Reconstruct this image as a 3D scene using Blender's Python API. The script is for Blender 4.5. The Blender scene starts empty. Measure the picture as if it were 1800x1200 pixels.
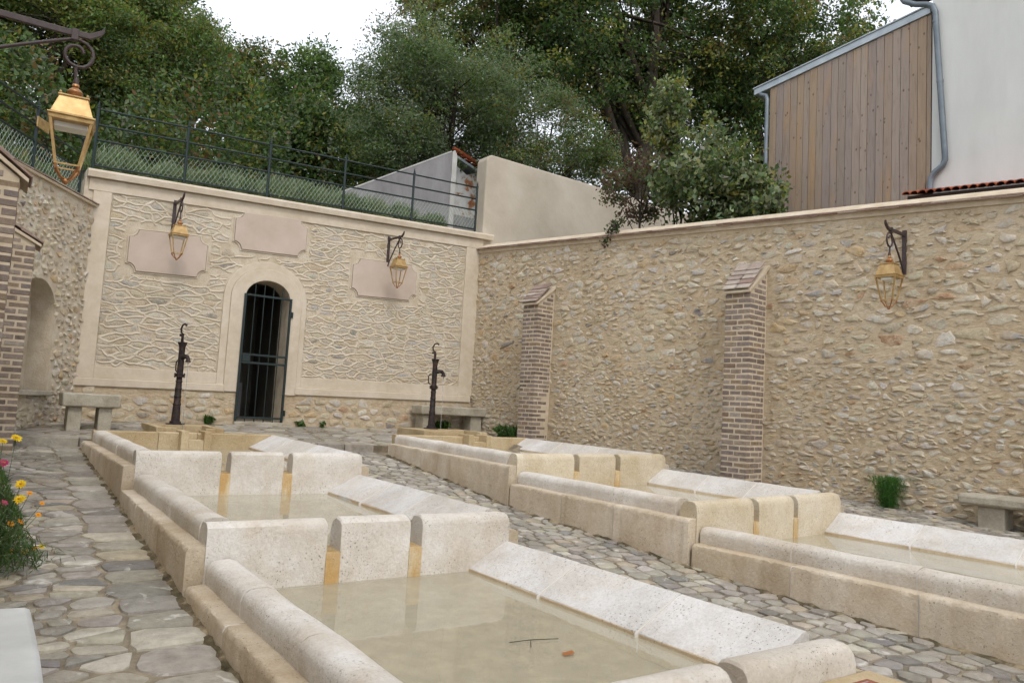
import bpy, math, random
import numpy as np
from mathutils import Vector, Matrix
random.seed(7); RNG = np.random.default_rng(7)
S = bpy.context.scene
COL = S.collection

# ------------------------------------------------------------------ camera, sky, sun, exposure
ROLL = 3.235
def set_camera():
    f = 1340.0
    fwd = Vector((0.55164219, 0.82940359, 0.08820763)).normalized()
    cam = bpy.data.cameras.new('camera'); cam.sensor_width = 36; cam.lens = f / 1800 * 36
    cam.clip_start = 0.05; cam.clip_end = 2000
    o = bpy.data.objects.new('camera', cam); COL.objects.link(o)
    up0 = Vector((0, 0, 1))
    right = fwd.cross(up0).normalized(); up = right.cross(fwd)
    roll = math.radians(ROLL)
    r2 = right * math.cos(roll) + up * math.sin(roll)
    u2 = -right * math.sin(roll) + up * math.cos(roll)
    m = Matrix((r2, u2, -fwd)).transposed()
    o.matrix_world = m.to_4x4()
    S.camera = o
    return fwd, r2, u2, f
FWD, RGT, UPV, FPX = set_camera()

w = bpy.data.worlds.new('World'); S.world = w; w.use_nodes = True
nt = w.node_tree; bgn = nt.nodes['Background']
sky = nt.nodes.new('ShaderNodeTexSky'); sky.sky_type = 'NISHITA'; sky.sun_disc = False
SUN_EL, SUN_AZ = math.radians(50), math.radians(194)      # azimuth measured from +Y towards +X
sky.sun_elevation = SUN_EL; sky.sun_rotation = SUN_AZ
sky.air_density = 1.0; sky.dust_density = 3.0; sky.ozone_density = 1.0
mixn = nt.nodes.new('ShaderNodeMix'); mixn.data_type = 'RGBA'; mixn.inputs[0].default_value = 0.82
mixn.inputs[7].default_value = (10.0, 10.4, 11.2, 1)      # even cloud cover in front of the blue
nt.links.new(sky.outputs[0], mixn.inputs[6]); nt.links.new(mixn.outputs[2], bgn.inputs['Color'])
bgn.inputs['Strength'].default_value = 0.09
sl = bpy.data.lights.new('sun', 'SUN'); sl.energy = 0.75; sl.angle = math.radians(16); sl.color = (1, 0.96, 0.9)
so = bpy.data.objects.new('sun', sl); COL.objects.link(so)
sdir = Vector((math.sin(SUN_AZ) * math.cos(SUN_EL), math.cos(SUN_AZ) * math.cos(SUN_EL), math.sin(SUN_EL)))
so.rotation_euler = sdir.to_track_quat('Z', 'Y').to_euler()
S.view_settings.view_transform = 'Standard'; S.view_settings.look = 'None'
S.view_settings.exposure = 0.66; S.view_settings.gamma = 1.0
S.render.engine = 'CYCLES'
S.cycles.use_denoising = True; S.cycles.use_adaptive_sampling = True; S.cycles.adaptive_threshold = 0.03
S.cycles.max_bounces = 5; S.cycles.diffuse_bounces = 2; S.cycles.glossy_bounces = 2; S.cycles.transmission_bounces = 4; S.cycles.transparent_max_bounces = 8

# ------------------------------------------------------------------ helpers
def tag(o, label=None, cat=None, group=None, kind=None):
    if label: o['label'] = label
    if cat: o['category'] = cat
    if group: o['group'] = group
    if kind: o['kind'] = kind
    return o
def empty(name, loc=(0, 0, 0), label=None, cat=None, group=None, kind=None):
    o = bpy.data.objects.new(name, None); COL.objects.link(o); o.location = loc; o.empty_display_size = .1
    return tag(o, label, cat, group, kind)
def link(name, me, parent=None):
    o = bpy.data.objects.new(name, me); COL.objects.link(o)
    if parent is not None:
        o.parent = parent
        if parent.parent is None: o.matrix_parent_inverse = Matrix.Translation(-Vector(parent.location))
    return o
class MB:
    """collects shapes, builds one mesh object"""
    def __init__(s): s.v = []; s.f = []; s.c = []; s.col = (1, 1, 1, 1)
    def add(s, vs, fs, col=None):
        b = len(s.v); s.v += [tuple(p) for p in vs]; s.f += [tuple(i + b for i in f) for f in fs]
        s.c += [col or s.col] * len(vs); return s
    def box(s, c, sz, M=None, col=None):
        hx, hy, hz = sz[0] / 2, sz[1] / 2, sz[2] / 2
        vs = [Vector((x * hx, y * hy, z * hz)) for x in (-1, 1) for y in (-1, 1) for z in (-1, 1)]
        if M is not None: vs = [M @ v for v in vs]
        vs = [v + Vector(c) for v in vs]
        return s.add(vs, [(0, 1, 3, 2), (4, 6, 7, 5), (0, 4, 5, 1), (2, 3, 7, 6), (0, 2, 6, 4), (1, 5, 7, 3)], col)
    def tube(s, path, rad, n=8, cap=True, col=None):
        path = [Vector(p) for p in path]
        if not hasattr(rad, '__len__'): rad = [rad] * len(path)
        vs = []; prev = None
        for i, p in enumerate(path):
            t = (path[min(i + 1, len(path) - 1)] - path[max(i - 1, 0)]).normalized()
            if prev is None:
                a = t.orthogonal().normalized()
            else:
                a = (prev - t * prev.dot(t)); a = a.normalized() if a.length > 1e-6 else t.orthogonal().normalized()
            prev = a; b = t.cross(a)
            for k in range(n):
                an = 2 * math.pi * k / n; vs.append(p + (a * math.cos(an) + b * math.sin(an)) * rad[i])
        fs = []
        for i in range(len(path) - 1):
            for k in range(n):
                fs.append((i * n + k, i * n + (k + 1) % n, (i + 1) * n + (k + 1) % n, (i + 1) * n + k))
        if cap: fs += [tuple(range(n - 1, -1, -1)), tuple(range((len(path) - 1) * n, len(path) * n))]
        return s.add(vs, fs, col)
    def lathe(s, prof, c=(0, 0, 0), n=16, rot=0.0, M=None, col=None):
        vs = []
        for r, z in prof:
            for k in range(n):
                an = 2 * math.pi * k / n + rot; v = Vector((r * math.cos(an), r * math.sin(an), z))
                if M is not None: v = M @ v
                vs.append(v + Vector(c))
        fs = []
        for i in range(len(prof) - 1):
            for k in range(n): fs.append((i * n + k, i * n + (k + 1) % n, (i + 1) * n + (k + 1) % n, (i + 1) * n + k))
        fs += [tuple(range(n - 1, -1, -1)), tuple(range((len(prof) - 1) * n, len(prof) * n))]
        return s.add(vs, fs, col)
    def sweep(s, prof, fn, ts, cap=True, col=None):
        """profile points (a,z) carried along t by fn(a,z,t) -> world point; closed profile"""
        n = len(prof); vs = [fn(a, z, t) for t in ts for a, z in prof]; fs = []
        for i in range(len(ts) - 1):
            for k in range(n): fs.append((i * n + k, i * n + (k + 1) % n, (i + 1) * n + (k + 1) % n, (i + 1) * n + k))
        if cap: fs += [tuple(range(n - 1, -1, -1)), tuple(range((len(ts) - 1) * n, len(ts) * n))]
        return s.add(vs, fs, col)
    def mesh(s, name, mat, smooth=False, colors=False):
        me = bpy.data.meshes.new(name); me.from_pydata(s.v, [], s.f); me.materials.append(MAT[mat] if isinstance(mat, str) else mat)
        if colors:
            at = me.color_attributes.new('Col', 'FLOAT_COLOR', 'POINT')
            at.data.foreach_set('color', np.array(s.c, dtype=np.float32).ravel())
        if smooth: me.polygons.foreach_set('use_smooth', [True] * len(me.polygons))
        me.update(); return me
    def build(s, name, mat, parent=None, smooth=False, colors=False, bevel=0, auto=None):
        o = link(name, s.mesh(name, mat, smooth or auto is not None, colors), parent)
        if auto is not None: sharp(o.data, auto)
        if bevel:
            b = o.modifiers.new('b', 'BEVEL'); b.width = bevel; b.segments = 2; b.limit_method = 'ANGLE'; b.angle_limit = math.radians(40)
        return o
def sharp(me, deg):
    me.set_sharp_from_angle(angle=math.radians(deg))
def proj(p):
    p = Vector(p); d = p.dot(FWD)
    return (900 + FPX * p.dot(RGT) / d, 600 - FPX * p.dot(UPV) / d) if d > .05 else None
def seen(p, m=30):
    q = proj(p); return q is not None and -m < q[0] < 1800 + m and -m < q[1] < 1200 + m

# ------------------------------------------------------------------ materials
MAT = {}
def lin(r, g, b): 
    f = lambda c: (c / 255 / 12.92) if c / 255 <= .04045 else ((c / 255 + .055) / 1.055) ** 2.4
    return (f(r), f(g), f(b), 1)
class NT:
    def __init__(s, name, rough=.8):
        s.m = bpy.data.materials.new(name); s.m.use_nodes = True; s.t = s.m.node_tree; s.n = s.t.nodes; s.b = s.n['Principled BSDF']
        s.b.inputs['Roughness'].default_value = rough; s.b.inputs['Specular IOR Level'].default_value = .3; MAT[name] = s.m
        s.tc = s.n.new('ShaderNodeTexCoord')
    def l(s, a, b): s.t.links.new(a, b)
    def co(s, scale=(1, 1, 1), rnd=False):
        mp = s.n.new('ShaderNodeMapping'); mp.inputs['Scale'].default_value = scale; s.l(s.tc.outputs['Object'], mp.inputs[0])
        if rnd:
            oi = s.n.new('ShaderNodeObjectInfo'); mu = s.n.new('ShaderNodeMath'); mu.operation = 'MULTIPLY'; mu.inputs[1].default_value = 57.0
            s.l(oi.outputs['Random'], mu.inputs[0]); s.l(mu.outputs[0], mp.inputs['Location'])
        return mp.outputs[0]
    def noise(s, scale, detail=4, rough=.55, vec=None, dist=0):
        n = s.n.new('ShaderNodeTexNoise'); n.inputs['Scale'].default_value = scale; n.inputs['Detail'].default_value = detail
        n.inputs['Roughness'].default_value = rough; n.inputs['Distortion'].default_value = dist
        s.l(vec if vec is not None else s.tc.outputs['Object'], n.inputs['Vector']); return n.outputs['Fac']
    def voro(s, scale, vec=None, feat='F1', rnd=1.0):
        n = s.n.new('ShaderNodeTexVoronoi'); n.inputs['Scale'].default_value = scale; n.feature = feat; n.inputs['Randomness'].default_value = rnd
        s.l(vec if vec is not None else s.tc.outputs['Object'], n.inputs['Vector']); return n
    def ramp(s, fac, stops, interp='LINEAR'):
        r = s.n.new('ShaderNodeValToRGB'); e = r.color_ramp; e.interpolation = interp
        while len(e.elements) > 1: e.elements.remove(e.elements[-1])
        e.elements[0].position = stops[0][0]; e.elements[0].color = stops[0][1]
        for p, c in stops[1:]:
            q = e.elements.new(p); q.color = c
        s.l(fac, r.inputs[0]); return r.outputs[0]
    def val(s, fac, a, b):
        return s.ramp(fac, [(a, (0, 0, 0, 1)), (b, (1, 1, 1, 1))])
    def mix(s, fac, a, b, mode='MIX'):
        m = s.n.new('ShaderNodeMix'); m.data_type = 'RGBA'; m.blend_type = mode
        for i, x in ((0, fac), (6, a), (7, b)):
            if isinstance(x, (int, float, tuple)): m.inputs[i].default_value = x
            else: s.l(x, m.inputs[i])
        return m.outputs[2]
    def math(s, op, a, b=None):
        m = s.n.new('ShaderNodeMath'); m.operation = op
        for i, x in ((0, a), (1, b)):
            if x is None: continue
            if isinstance(x, (int, float)): m.inputs[i].default_value = x
            else: s.l(x, m.inputs[i])
        return m.outputs[0]
    def attr(s):
        a = s.n.new('ShaderNodeAttribute'); a.attribute_name = 'Col'; return a.outputs['Color']
    def rand(s): return s.n.new('ShaderNodeObjectInfo').outputs['Random']
    def color(s, c):
        if isinstance(c, tuple): s.b.inputs['Base Color'].default_value = c
        else: s.l(c, s.b.inputs['Base Color'])
        return s
    def rough(s, r):
        s.l(r, s.b.inputs['Roughness']); return s
    def bump(s, h, strength=.4, dist=.01, prev=None):
        b = s.n.new('ShaderNodeBump'); b.inputs['Strength'].default_value = strength; b.inputs['Distance'].default_value = dist
        s.l(h, b.inputs['Height'])
        if prev is not None: s.l(prev, b.inputs['Normal'])
        s.l(b.outputs[0], s.b.inputs['Normal']); return b.outputs[0]

def make_materials():
    W = (1, 1, 1, 1)
    # sandy lime mortar of the rubble walls
    n = NT('mortar', .95); a = n.noise(1.3, 5); b = n.noise(14, 5, .6)
    c = n.ramp(a, [(.3, lin(180, 158, 127)), (.5, lin(197, 177, 147)), (.7, lin(208, 192, 166))])
    n.color(n.mix(.35, c, n.ramp(b, [(.3, lin(156, 133, 102)), (.7, lin(214, 200, 176))]))); p = n.bump(n.noise(9, 5, .7, n.co((1, 1, 2.4))), .7, .045); n.bump(n.noise(120, 4, .7), .35, .006, p)
    # rubble stone
    n = NT('rubble', .9); c = n.mix(.75, n.attr(), n.ramp(n.noise(22, 6, .65), [(.25, (.6, .57, .53, 1)), (.5, (.92, .91, .9, 1)), (.75, (1.22, 1.22, 1.22, 1))]), 'MULTIPLY')
    sm = n.math('MULTIPLY', n.val(n.noise(8, 5, .65), .42, .62), .75); c = n.mix(sm, c, n.ramp(n.noise(2, 5), [(.3, lin(184, 163, 133)), (.7, lin(207, 191, 165))]))
    n.color(c); p = n.bump(n.noise(28, 6, .65), .7, .03); n.bump(n.noise(150, 3, .7), .3, .005, p)
    # proud ribbon pointing and smooth lime render
    n = NT('ribbon', .95); n.color(n.ramp(n.noise(3, 5), [(.3, lin(194, 180, 158)), (.7, lin(210, 199, 180))])); n.bump(n.noise(90, 4, .7), .4, .006)
    n = NT('field_bed', .95); n.color(n.ramp(n.noise(5, 6, .6), [(.3, lin(184, 168, 144)), (.5, lin(199, 185, 163)), (.7, lin(209, 199, 180))])); n.bump(n.noise(35, 6, .7), .6, .02)
    n = NT('render', .95); c = n.ramp(n.noise(.9, 6, .6), [(.3, lin(194, 179, 156)), (.55, lin(207, 194, 174)), (.75, lin(215, 205, 188))])
    n.color(n.mix(.3, c, n.ramp(n.noise(6, 6, .65), [(.35, lin(182, 165, 139)), (.65, lin(219, 208, 190))]))); p = n.bump(n.noise(7, 4), .25, .02); n.bump(n.noise(160, 3, .7), .25, .003, p)
    n = NT('render_grey', .95); c = n.ramp(n.noise(.8, 6, .6), [(.3, lin(178, 166, 148)), (.55, lin(196, 185, 168)), (.75, lin(206, 197, 182))])
    n.color(c); n.bump(n.noise(9, 5, .6), .25, .02)
    n = NT('plaque', .85); n.color(n.ramp(n.noise(2.2, 5), [(.3, lin(184, 166, 150)), (.7, lin(200, 184, 170))])); n.bump(n.noise(140, 3), .15, .002)
    # pitted limestone of the basins
    def lime(name, lo, hi, stain, samt, pit=1.0):
        n = NT(name, .8)
        c = n.ramp(n.noise(1.7, 6, .6), [(.3, lo), (.62, hi)])
        blk = n.ramp(n.rand(), [(0, (.90, .87, .82, 1)), (.5, (1, 1, 1, 1)), (1, (1.06, 1.05, 1.04, 1))]); c = n.mix(1.0, c, blk, 'MULTIPLY')
        st = n.math('MULTIPLY', n.val(n.noise(1.9, 6, .6, dist=.6), .47, .75), samt); c = n.mix(st, c, stain)
        c = n.mix(.5, c, n.ramp(n.noise(9, 6, .7), [(.3, (.80, .76, .70, 1)), (.6, (1, 1, 1, 1))]), 'MULTIPLY'); c = n.mix(.3, c, n.ramp(n.noise(45, 4, .7), [(.3, (.55, .5, .44, 1)), (.65, (1, 1, 1, 1))]), 'MULTIPLY')
        v1 = n.voro(26).outputs['Distance']; v2 = n.voro(60).outputs['Distance']; dens = n.val(n.noise(2.6, 3), .36, .62)
        pm = n.math('MULTIPLY', n.math('MAXIMUM', n.math('LESS_THAN', v1, .16 * pit), n.math('LESS_THAN', v2, .2 * pit)), dens)
        c = n.mix(n.math('MULTIPLY', pm, .62), c, (.12, .09, .06, 1)); n.color(c)
        p = n.bump(n.noise(30, 6, .75), .6, .02); n.bump(n.math('SUBTRACT', 1.0, pm), .7, .01, p)
        n.rough(n.ramp(n.noise(3, 4), [(.3, (.6, .6, .6, 1)), (.7, (.9, .9, .9, 1))]))
        return n
    lime('limestone', lin(206, 197, 184), lin(232, 228, 221), lin(204, 182, 150), .38, .95)
    lime('limestone_side', lin(190, 173, 148), lin(219, 207, 187), lin(190, 162, 126), .45, .8)
    lime('limestone_slab', lin(206, 202, 196), lin(230, 228, 225), lin(212, 194, 168), .35, .92)
    lime('limestone_wet', lin(184, 163, 126), lin(206, 189, 156), lin(180, 152, 108), .5, .9)
    lime('limestone_foot', lin(204, 182, 148), lin(220, 204, 178), lin(198, 162, 118), .5, 1.0)
    n = lime('limestone_rust', lin(200, 180, 140), lin(218, 203, 172), lin(182, 142, 84), .3, .9)
    src = n.b.inputs['Base Color'].links[0].from_socket; stk = n.val(n.noise(9, 5, .65, n.co((1.6, 1.6, .35))), .40, .58)
    n.color(n.mix(n.math('MULTIPLY', stk, .8), src, lin(186, 146, 84)))
    n = NT('grout', .9); n.color(lin(214, 208, 200)); n.bump(n.noise(80, 4), .3, .003)
    n = NT('basin_floor', .7); n.color(n.mix(.4, n.ramp(n.noise(1.6, 6, .6), [(.3, lin(216, 200, 162)), (.6, lin(234, 222, 190)), (.8, lin(240, 231, 206))]), n.ramp(n.rand(), [(0, lin(200, 180, 138)), (1, lin(228, 216, 188))])))
    # shallow water: clear, thinly silted, mirror of the sky at a grazing view
    n = NT('water', .02); t = n.t; out = n.n['Material Output']; n.n.remove(n.b)
    tr = n.n.new('ShaderNodeBsdfTransparent'); tr.inputs[0].default_value = (.98, .975, .94, 1)
    df = n.n.new('ShaderNodeBsdfDiffuse'); df.inputs[0].default_value = lin(232, 222, 192)
    gl = n.n.new('ShaderNodeBsdfGlossy'); gl.inputs['Roughness'].default_value = .015; gl.inputs[0].default_value = W
    fr = n.n.new('ShaderNodeFresnel'); fr.inputs[0].default_value = 1.33
    bm = n.n.new('ShaderNodeBump'); bm.inputs['Strength'].default_value = .05; bm.inputs['Distance'].default_value = .01; n.l(n.noise(7, 3), bm.inputs['Height'])
    n.l(bm.outputs[0], gl.inputs['Normal']); n.l(bm.outputs[0], fr.inputs['Normal'])
    m1 = n.n.new('ShaderNodeMixShader'); m1.inputs[0].default_value = .37; n.l(tr.outputs[0], m1.inputs[1]); n.l(df.outputs[0], m1.inputs[2])
    m2 = n.n.new('ShaderNodeMixShader'); n.l(fr.outputs[0], m2.inputs[0]); n.l(m1.outputs[0], m2.inputs[1]); n.l(gl.outputs[0], m2.inputs[2]); n.l(m2.outputs[0], out.inputs[0])
    # paving
    n = NT('paver', .7); n.b.inputs['Specular IOR Level'].default_value = .5
    c = n.mix(.85, n.attr(), n.ramp(n.noise(11, 6, .7), [(.25, (.5, .47, .44, 1)), (.5, (.9, .89, .88, 1)), (.75, (1.25, 1.24, 1.22, 1))]), 'MULTIPLY')
    pale = n.math('MULTIPLY', n.val(n.noise(5, 5, .6, dist=.8), .60, .66), .75); c = n.mix(pale, c, lin(204, 199, 189))  # pale wall reflections on the wet stones, painted into the colour as patches
    dirt = n.val(n.noise(1.7, 5, .65), .50, .72); c = n.mix(n.math('MULTIPLY', dirt, .45), c, lin(122, 108, 86))
    wet = n.val(n.noise(1.3, 4, .6), .50, .66); n.color(n.mix(n.math('MULTIPLY', wet, .3), c, (.10, .09, .075, 1)))
    n.rough(n.ramp(wet, [(0, (.62, .62, .62, 1)), (1, (.2, .2, .2, 1))])); p = n.bump(n.noise(7, 5, .6), .7, .03); n.bump(n.noise(30, 5, .7), .6, .012, p)
    n = NT('joint_sand', .85); n.b.inputs['Specular IOR Level'].default_value = .4
    n.color(n.ramp(n.noise(6, 6, .65), [(.3, lin(100, 91, 76)), (.5, lin(130, 118, 99)), (.7, lin(164, 150, 125))])); n.bump(n.noise(60, 5, .7), .6, .015)
    n = NT('damp_soil', .8); n.color(n.ramp(n.noise(5, 6, .7), [(.35, lin(62, 58, 38)), (.5, lin(104, 92, 70)), (.65, lin(168, 152, 124))])); n.bump(n.noise(50, 5, .7), .6, .02)
    # brick
    n = NT('brick', .9)
    c = n.ramp(n.rand(), [(0, lin(114, 100, 91)), (.2, lin(134, 120, 110)), (.4, lin(148, 134, 124)), (.56, lin(126, 115, 110)), (.7, lin(146, 126, 102)), (.85, lin(162, 151, 140)), (1, lin(130, 110, 93))]); c = n.mix(n.math('MULTIPLY', n.val(n.noise(9, 5, .65, n.co(rnd=True)), .56, .72), .45), c, lin(184, 168, 144))
    c = n.mix(.7, c, n.ramp(n.noise(16, 6, .7, n.co(rnd=True)), [(.3, (.5, .5, .5, 1)), (.55, (.95, .95, .95, 1)), (.8, (1.5, 1.45, 1.4, 1))]), 'MULTIPLY'); n.color(c); n.bump(n.noise(60, 5, .7, n.co(rnd=True)), .5, .008)
    n = NT('brick_mortar', .95); n.color(n.ramp(n.noise(6, 6, .6), [(.3, lin(186, 168, 142)), (.7, lin(210, 196, 174))])); n.bump(n.noise(70, 5, .7), .4, .006)
    n = NT('clay_tile', .85); c = n.ramp(n.rand(), [(0, lin(132, 104, 92)), (.3, lin(158, 132, 118)), (.55, lin(178, 162, 146)), (.8, lin(144, 116, 104)), (1, lin(188, 176, 162))])
    n.color(n.mix(.6, c, n.ramp(n.noise(14, 6, .7, n.co(rnd=True)), [(.3, (.55, .55, .55, 1)), (.7, (1.2, 1.2, 1.2, 1))]), 'MULTIPLY')); n.bump(n.noise(50, 5), .4, .006)
    n = NT('cap_clay', .9); c = n.ramp(n.rand(), [(0, lin(134, 112, 102)), (.3, lin(164, 148, 136)), (.6, lin(186, 174, 160)), (.8, lin(150, 126, 114)), (1, lin(196, 186, 172))])
    n.color(n.mix(.7, c, n.ramp(n.noise(12, 6, .7, n.co(rnd=True)), [(.3, (.6, .6, .6, 1)), (.7, (1.15, 1.15, 1.15, 1))]), 'MULTIPLY')); n.bump(n.noise(50, 5), .4, .006)
    n = NT('red_tile', .8); n.color(n.mix(.5, n.ramp(n.rand(), [(0, lin(150, 74, 48)), (1, lin(184, 98, 62))]), n.ramp(n.noise(12, 5), [(.3, (.6, .6, .6, 1)), (.7, (1.1, 1.1, 1.1, 1))]), 'MULTIPLY'))
    # metals
    n = NT('green_iron', .45); n.color(n.ramp(n.noise(30, 4), [(.3, lin(13, 30, 29)), (.7, lin(21, 41, 39))])); n.b.inputs['Specular IOR Level'].default_value = .5
    n = NT('wire', .5); n.color(lin(170, 184, 172)); n.b.inputs['Metallic'].default_value = .5
    n = NT('brown_iron', .5); n.color(n.ramp(n.noise(25, 4), [(.3, lin(48, 36, 34)), (.7, lin(70, 54, 50))])); n.b.inputs['Specular IOR Level'].default_value = .5
    n = NT('gold_paint', .42); n.color(n.ramp(n.noise(18, 5), [(.3, lin(158, 128, 80)), (.7, lin(190, 160, 110))])); n.b.inputs['Metallic'].default_value = .4; n.bump(n.noise(90, 3), .08, .002)
    n = NT('copper_paint', .4); n.color(n.ramp(n.noise(18, 5), [(.3, lin(150, 106, 70)), (.7, lin(182, 134, 92))])); n.b.inputs['Metallic'].default_value = .6
    n = NT('cast_iron', .6); n.color(n.ramp(n.noise(16, 6, .7), [(.35, lin(40, 36, 36)), (.55, lin(62, 54, 52)), (.7, lin(98, 66, 48))])); n.b.inputs['Metallic'].default_value = .35; n.bump(n.noise(70, 5), .4, .004)
    n = NT('opal', .4); n.color(lin(224, 222, 214))
    n = NT('zinc', .45); n.color(n.ramp(n.noise(4, 4), [(.3, lin(158, 167, 172)), (.7, lin(186, 194, 198))])); n.b.inputs['Metallic'].default_value = .35
    n = NT('pipe_zinc', .45); n.color(n.ramp(n.noise(4, 4), [(.3, lin(106, 115, 122)), (.7, lin(132, 140, 146))])); n.b.inputs['Metallic'].default_value = .3
    n = NT('rust_plate', .6); n.color(n.ramp(n.noise(30, 5), [(.3, lin(120, 66, 44)), (.7, lin(158, 100, 76))])); n.b.inputs['Metallic'].default_value = .2
    n = NT('plate_mark', .6); n.color(lin(168, 140, 142))
    # stone benches, concrete, house
    n = NT('bench_stone', .85); n.color(n.mix(.5, n.ramp(n.noise(2.4, 6, .65), [(.3, lin(150, 140, 122)), (.55, lin(184, 176, 158)), (.75, lin(200, 195, 182))]), n.ramp(n.noise(45, 5, .7), [(.3, (.6, .58, .55, 1)), (.7, (1.05, 1.05, 1.05, 1))]), 'MULTIPLY')); p = n.bump(n.noise(12, 6, .6), .5, .03); n.bump(n.noise(80, 5, .7), .4, .006, p)
    n = NT('bench_pale', .8); n.color(n.ramp(n.noise(3, 6, .6), [(.3, lin(176, 176, 172)), (.7, lin(202, 202, 198))])); n.bump(n.noise(50, 5), .25, .004)
    n = NT('concrete', .9); c = n.ramp(n.noise(1.2, 6, .65, n.co((1, 1, .4))), [(.3, lin(116, 112, 112)), (.6, lin(150, 148, 148)), (.8, lin(168, 166, 162))]); n.color(c); n.bump(n.noise(20, 5), .3, .01)
    n = NT('concrete_pale', .9); n.color(n.ramp(n.noise(3, 6), [(.3, lin(176, 174, 168)), (.7, lin(204, 202, 196))]))
    n = NT('peeling', .9); a = n.noise(2.4, 6, .6, dist=.4); n.color(n.ramp(a, [(.36, lin(150, 96, 66)), (.42, lin(176, 130, 98)), (.45, lin(196, 192, 186)), (.6, lin(214, 214, 214)), (.72, lin(170, 172, 174))])); n.bump(n.val(a, .4, .48), .5, .02)
    n = NT('house_render', .95); n.color(n.mix(.5, n.ramp(n.noise(.5, 5), [(.3, lin(204, 206, 202)), (.7, lin(222, 222, 216))]), n.ramp(n.noise(2.2, 6, .65, n.co((1, 1, .25))), [(.3, lin(200, 200, 194)), (.7, lin(226, 226, 222))]))); n.bump(n.noise(120, 3), .2, .004)
    n = NT('larch', .8); v = n.co((9, 9, .8), True); g = n.noise(2.2, 6, .6, v, 1.2)
    c = n.ramp(n.rand(), [(0, lin(156, 138, 122)), (.3, lin(164, 149, 136)), (.5, lin(152, 138, 129)), (.7, lin(158, 140, 122)), (.88, lin(164, 142, 118)), (1, lin(150, 137, 127))])
    c = n.mix(.65, c, n.ramp(g, [(.3, (.7, .66, .62, 1)), (.5, (1, 1, 1, 1)), (.7, (1.12, 1.1, 1.08, 1))]), 'MULTIPLY')
    patch = n.val(n.noise(1.1, 4, .6, n.co((3, 3, .6), True)), .54, .68); c = n.mix(n.math('MULTIPLY', patch, .5), c, lin(178, 142, 102))
    k = n.voro(3.4, n.co((2.6, 2.6, 1.5), True)).outputs['Distance']; c = n.mix(n.math('MULTIPLY', n.ramp(k, [(.06, (1, 1, 1, 1)), (.17, (0, 0, 0, 1))]), .7), c, lin(70, 48, 36)); n.color(c); n.bump(g, .2, .004)
    n = NT('dark_wood', .8); n.color(lin(60, 44, 36))
    n = NT('room', .9); n.color(n.ramp(n.noise(2, 4), [(.3, lin(92, 88, 78)), (.7, lin(112, 106, 94))]))
    n = NT('room_floor', .9); n.color(lin(120, 118, 114))
    # plants
    n = NT('leaf', .5); n.b.inputs['Specular IOR Level'].default_value = .35; c = n.attr(); n.color(c)
    tl = n.n.new('ShaderNodeBsdfTranslucent'); n.l(n.mix(1.0, c, (1.5, 1.6, .8, 1), 'MULTIPLY'), tl.inputs[0]); ms = n.n.new('ShaderNodeMixShader'); ms.inputs[0].default_value = .4
    n.l(n.b.outputs[0], ms.inputs[1]); n.l(tl.outputs[0], ms.inputs[2]); n.l(ms.outputs[0], n.n['Material Output'].inputs[0])
    n = NT('bark', .95); n.color(n.ramp(n.noise(6, 6, .65, n.co((1, 1, .25))), [(.3, lin(44, 38, 32)), (.6, lin(72, 64, 54)), (.8, lin(94, 88, 76))])); n.bump(n.noise(14, 6, .7, n.co((1, 1, .3))), .7, .03)
    n = NT('petal', .6); n.color(n.attr())
    n = NT('earth', .95); n.color(n.ramp(n.noise(.8, 6, .65), [(.3, lin(52, 56, 30)), (.55, lin(70, 74, 40)), (.75, lin(92, 84, 58))])); n.bump(n.noise(9, 5), .6, .05)
make_materials()

# ------------------------------------------------------------------ irregular stone cells
def clip(poly, px, py, nx, ny, lab):
    out = []; L = len(poly)
    for i in range(L):
        a = poly[i]; b = poly[(i + 1) % L]
        da = (a[0] - px) * nx + (a[1] - py) * ny; db = (b[0] - px) * nx + (b[1] - py) * ny
        if da <= 0: out.append(a)
        if (da <= 0) != (db <= 0):
            t = da / (da - db); q = (a[0] + (b[0] - a[0]) * t, a[1] + (b[1] - a[1]) * t)
            out.append((q[0], q[1], lab) if da <= 0 else (q[0], q[1], a[2]))
    return out
def cells(pts, bounds, ax=1.0, k=22):
    """Voronoi cells of 2-D points; ax > 1 stretches the cells along x. Each polygon vertex carries the neighbour across the edge it starts."""
    P = np.array(pts, float); P[:, 0] /= ax; x0, x1, y0, y1 = bounds; x0 /= ax; x1 /= ax; res = []
    for i in range(len(P)):
        d = ((P - P[i]) ** 2).sum(1); order = np.argpartition(d, min(k, len(P) - 1))[:k + 1]; order = order[np.argsort(d[order])]
        poly = [(x0, y0, -1), (x1, y0, -1), (x1, y1, -1), (x0, y1, -1)]
        for j in order:
            if j == i: continue
            mx, my = (P[i] + P[j]) / 2; nx, ny = P[j] - P[i]
            poly = clip(poly, mx, my, nx, ny, int(j))
            if len(poly) < 3: break
        res.append([(x * ax, y, l) for x, y, l in poly])
    return res
def scatter_rows(x0, x1, y0, y1, cw, ch, jit=.35, wvar=.45, hvar=.3):
    pts = []; y = y0
    while y < y1:
        h = ch * random.uniform(1 - hvar, 1 + hvar); x = x0 - random.random() * cw
        while x < x1 + cw:
            wd = cw * random.uniform(1 - wvar, 1 + wvar)
            px, py = x + wd / 2 + random.uniform(-jit, jit) * wd * .5, y + h / 2 + random.uniform(-jit, jit) * h
            if x0 <= px <= x1 and y0 <= py <= y1: pts.append((px, py))
            x += wd
        y += h
    return pts
def centroid(p): return (sum(a[0] for a in p) / len(p), sum(a[1] for a in p) / len(p))
def area(p): return abs(sum(p[i][0] * p[(i + 1) % len(p)][1] - p[(i + 1) % len(p)][0] * p[i][1] for i in range(len(p)))) / 2
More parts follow.
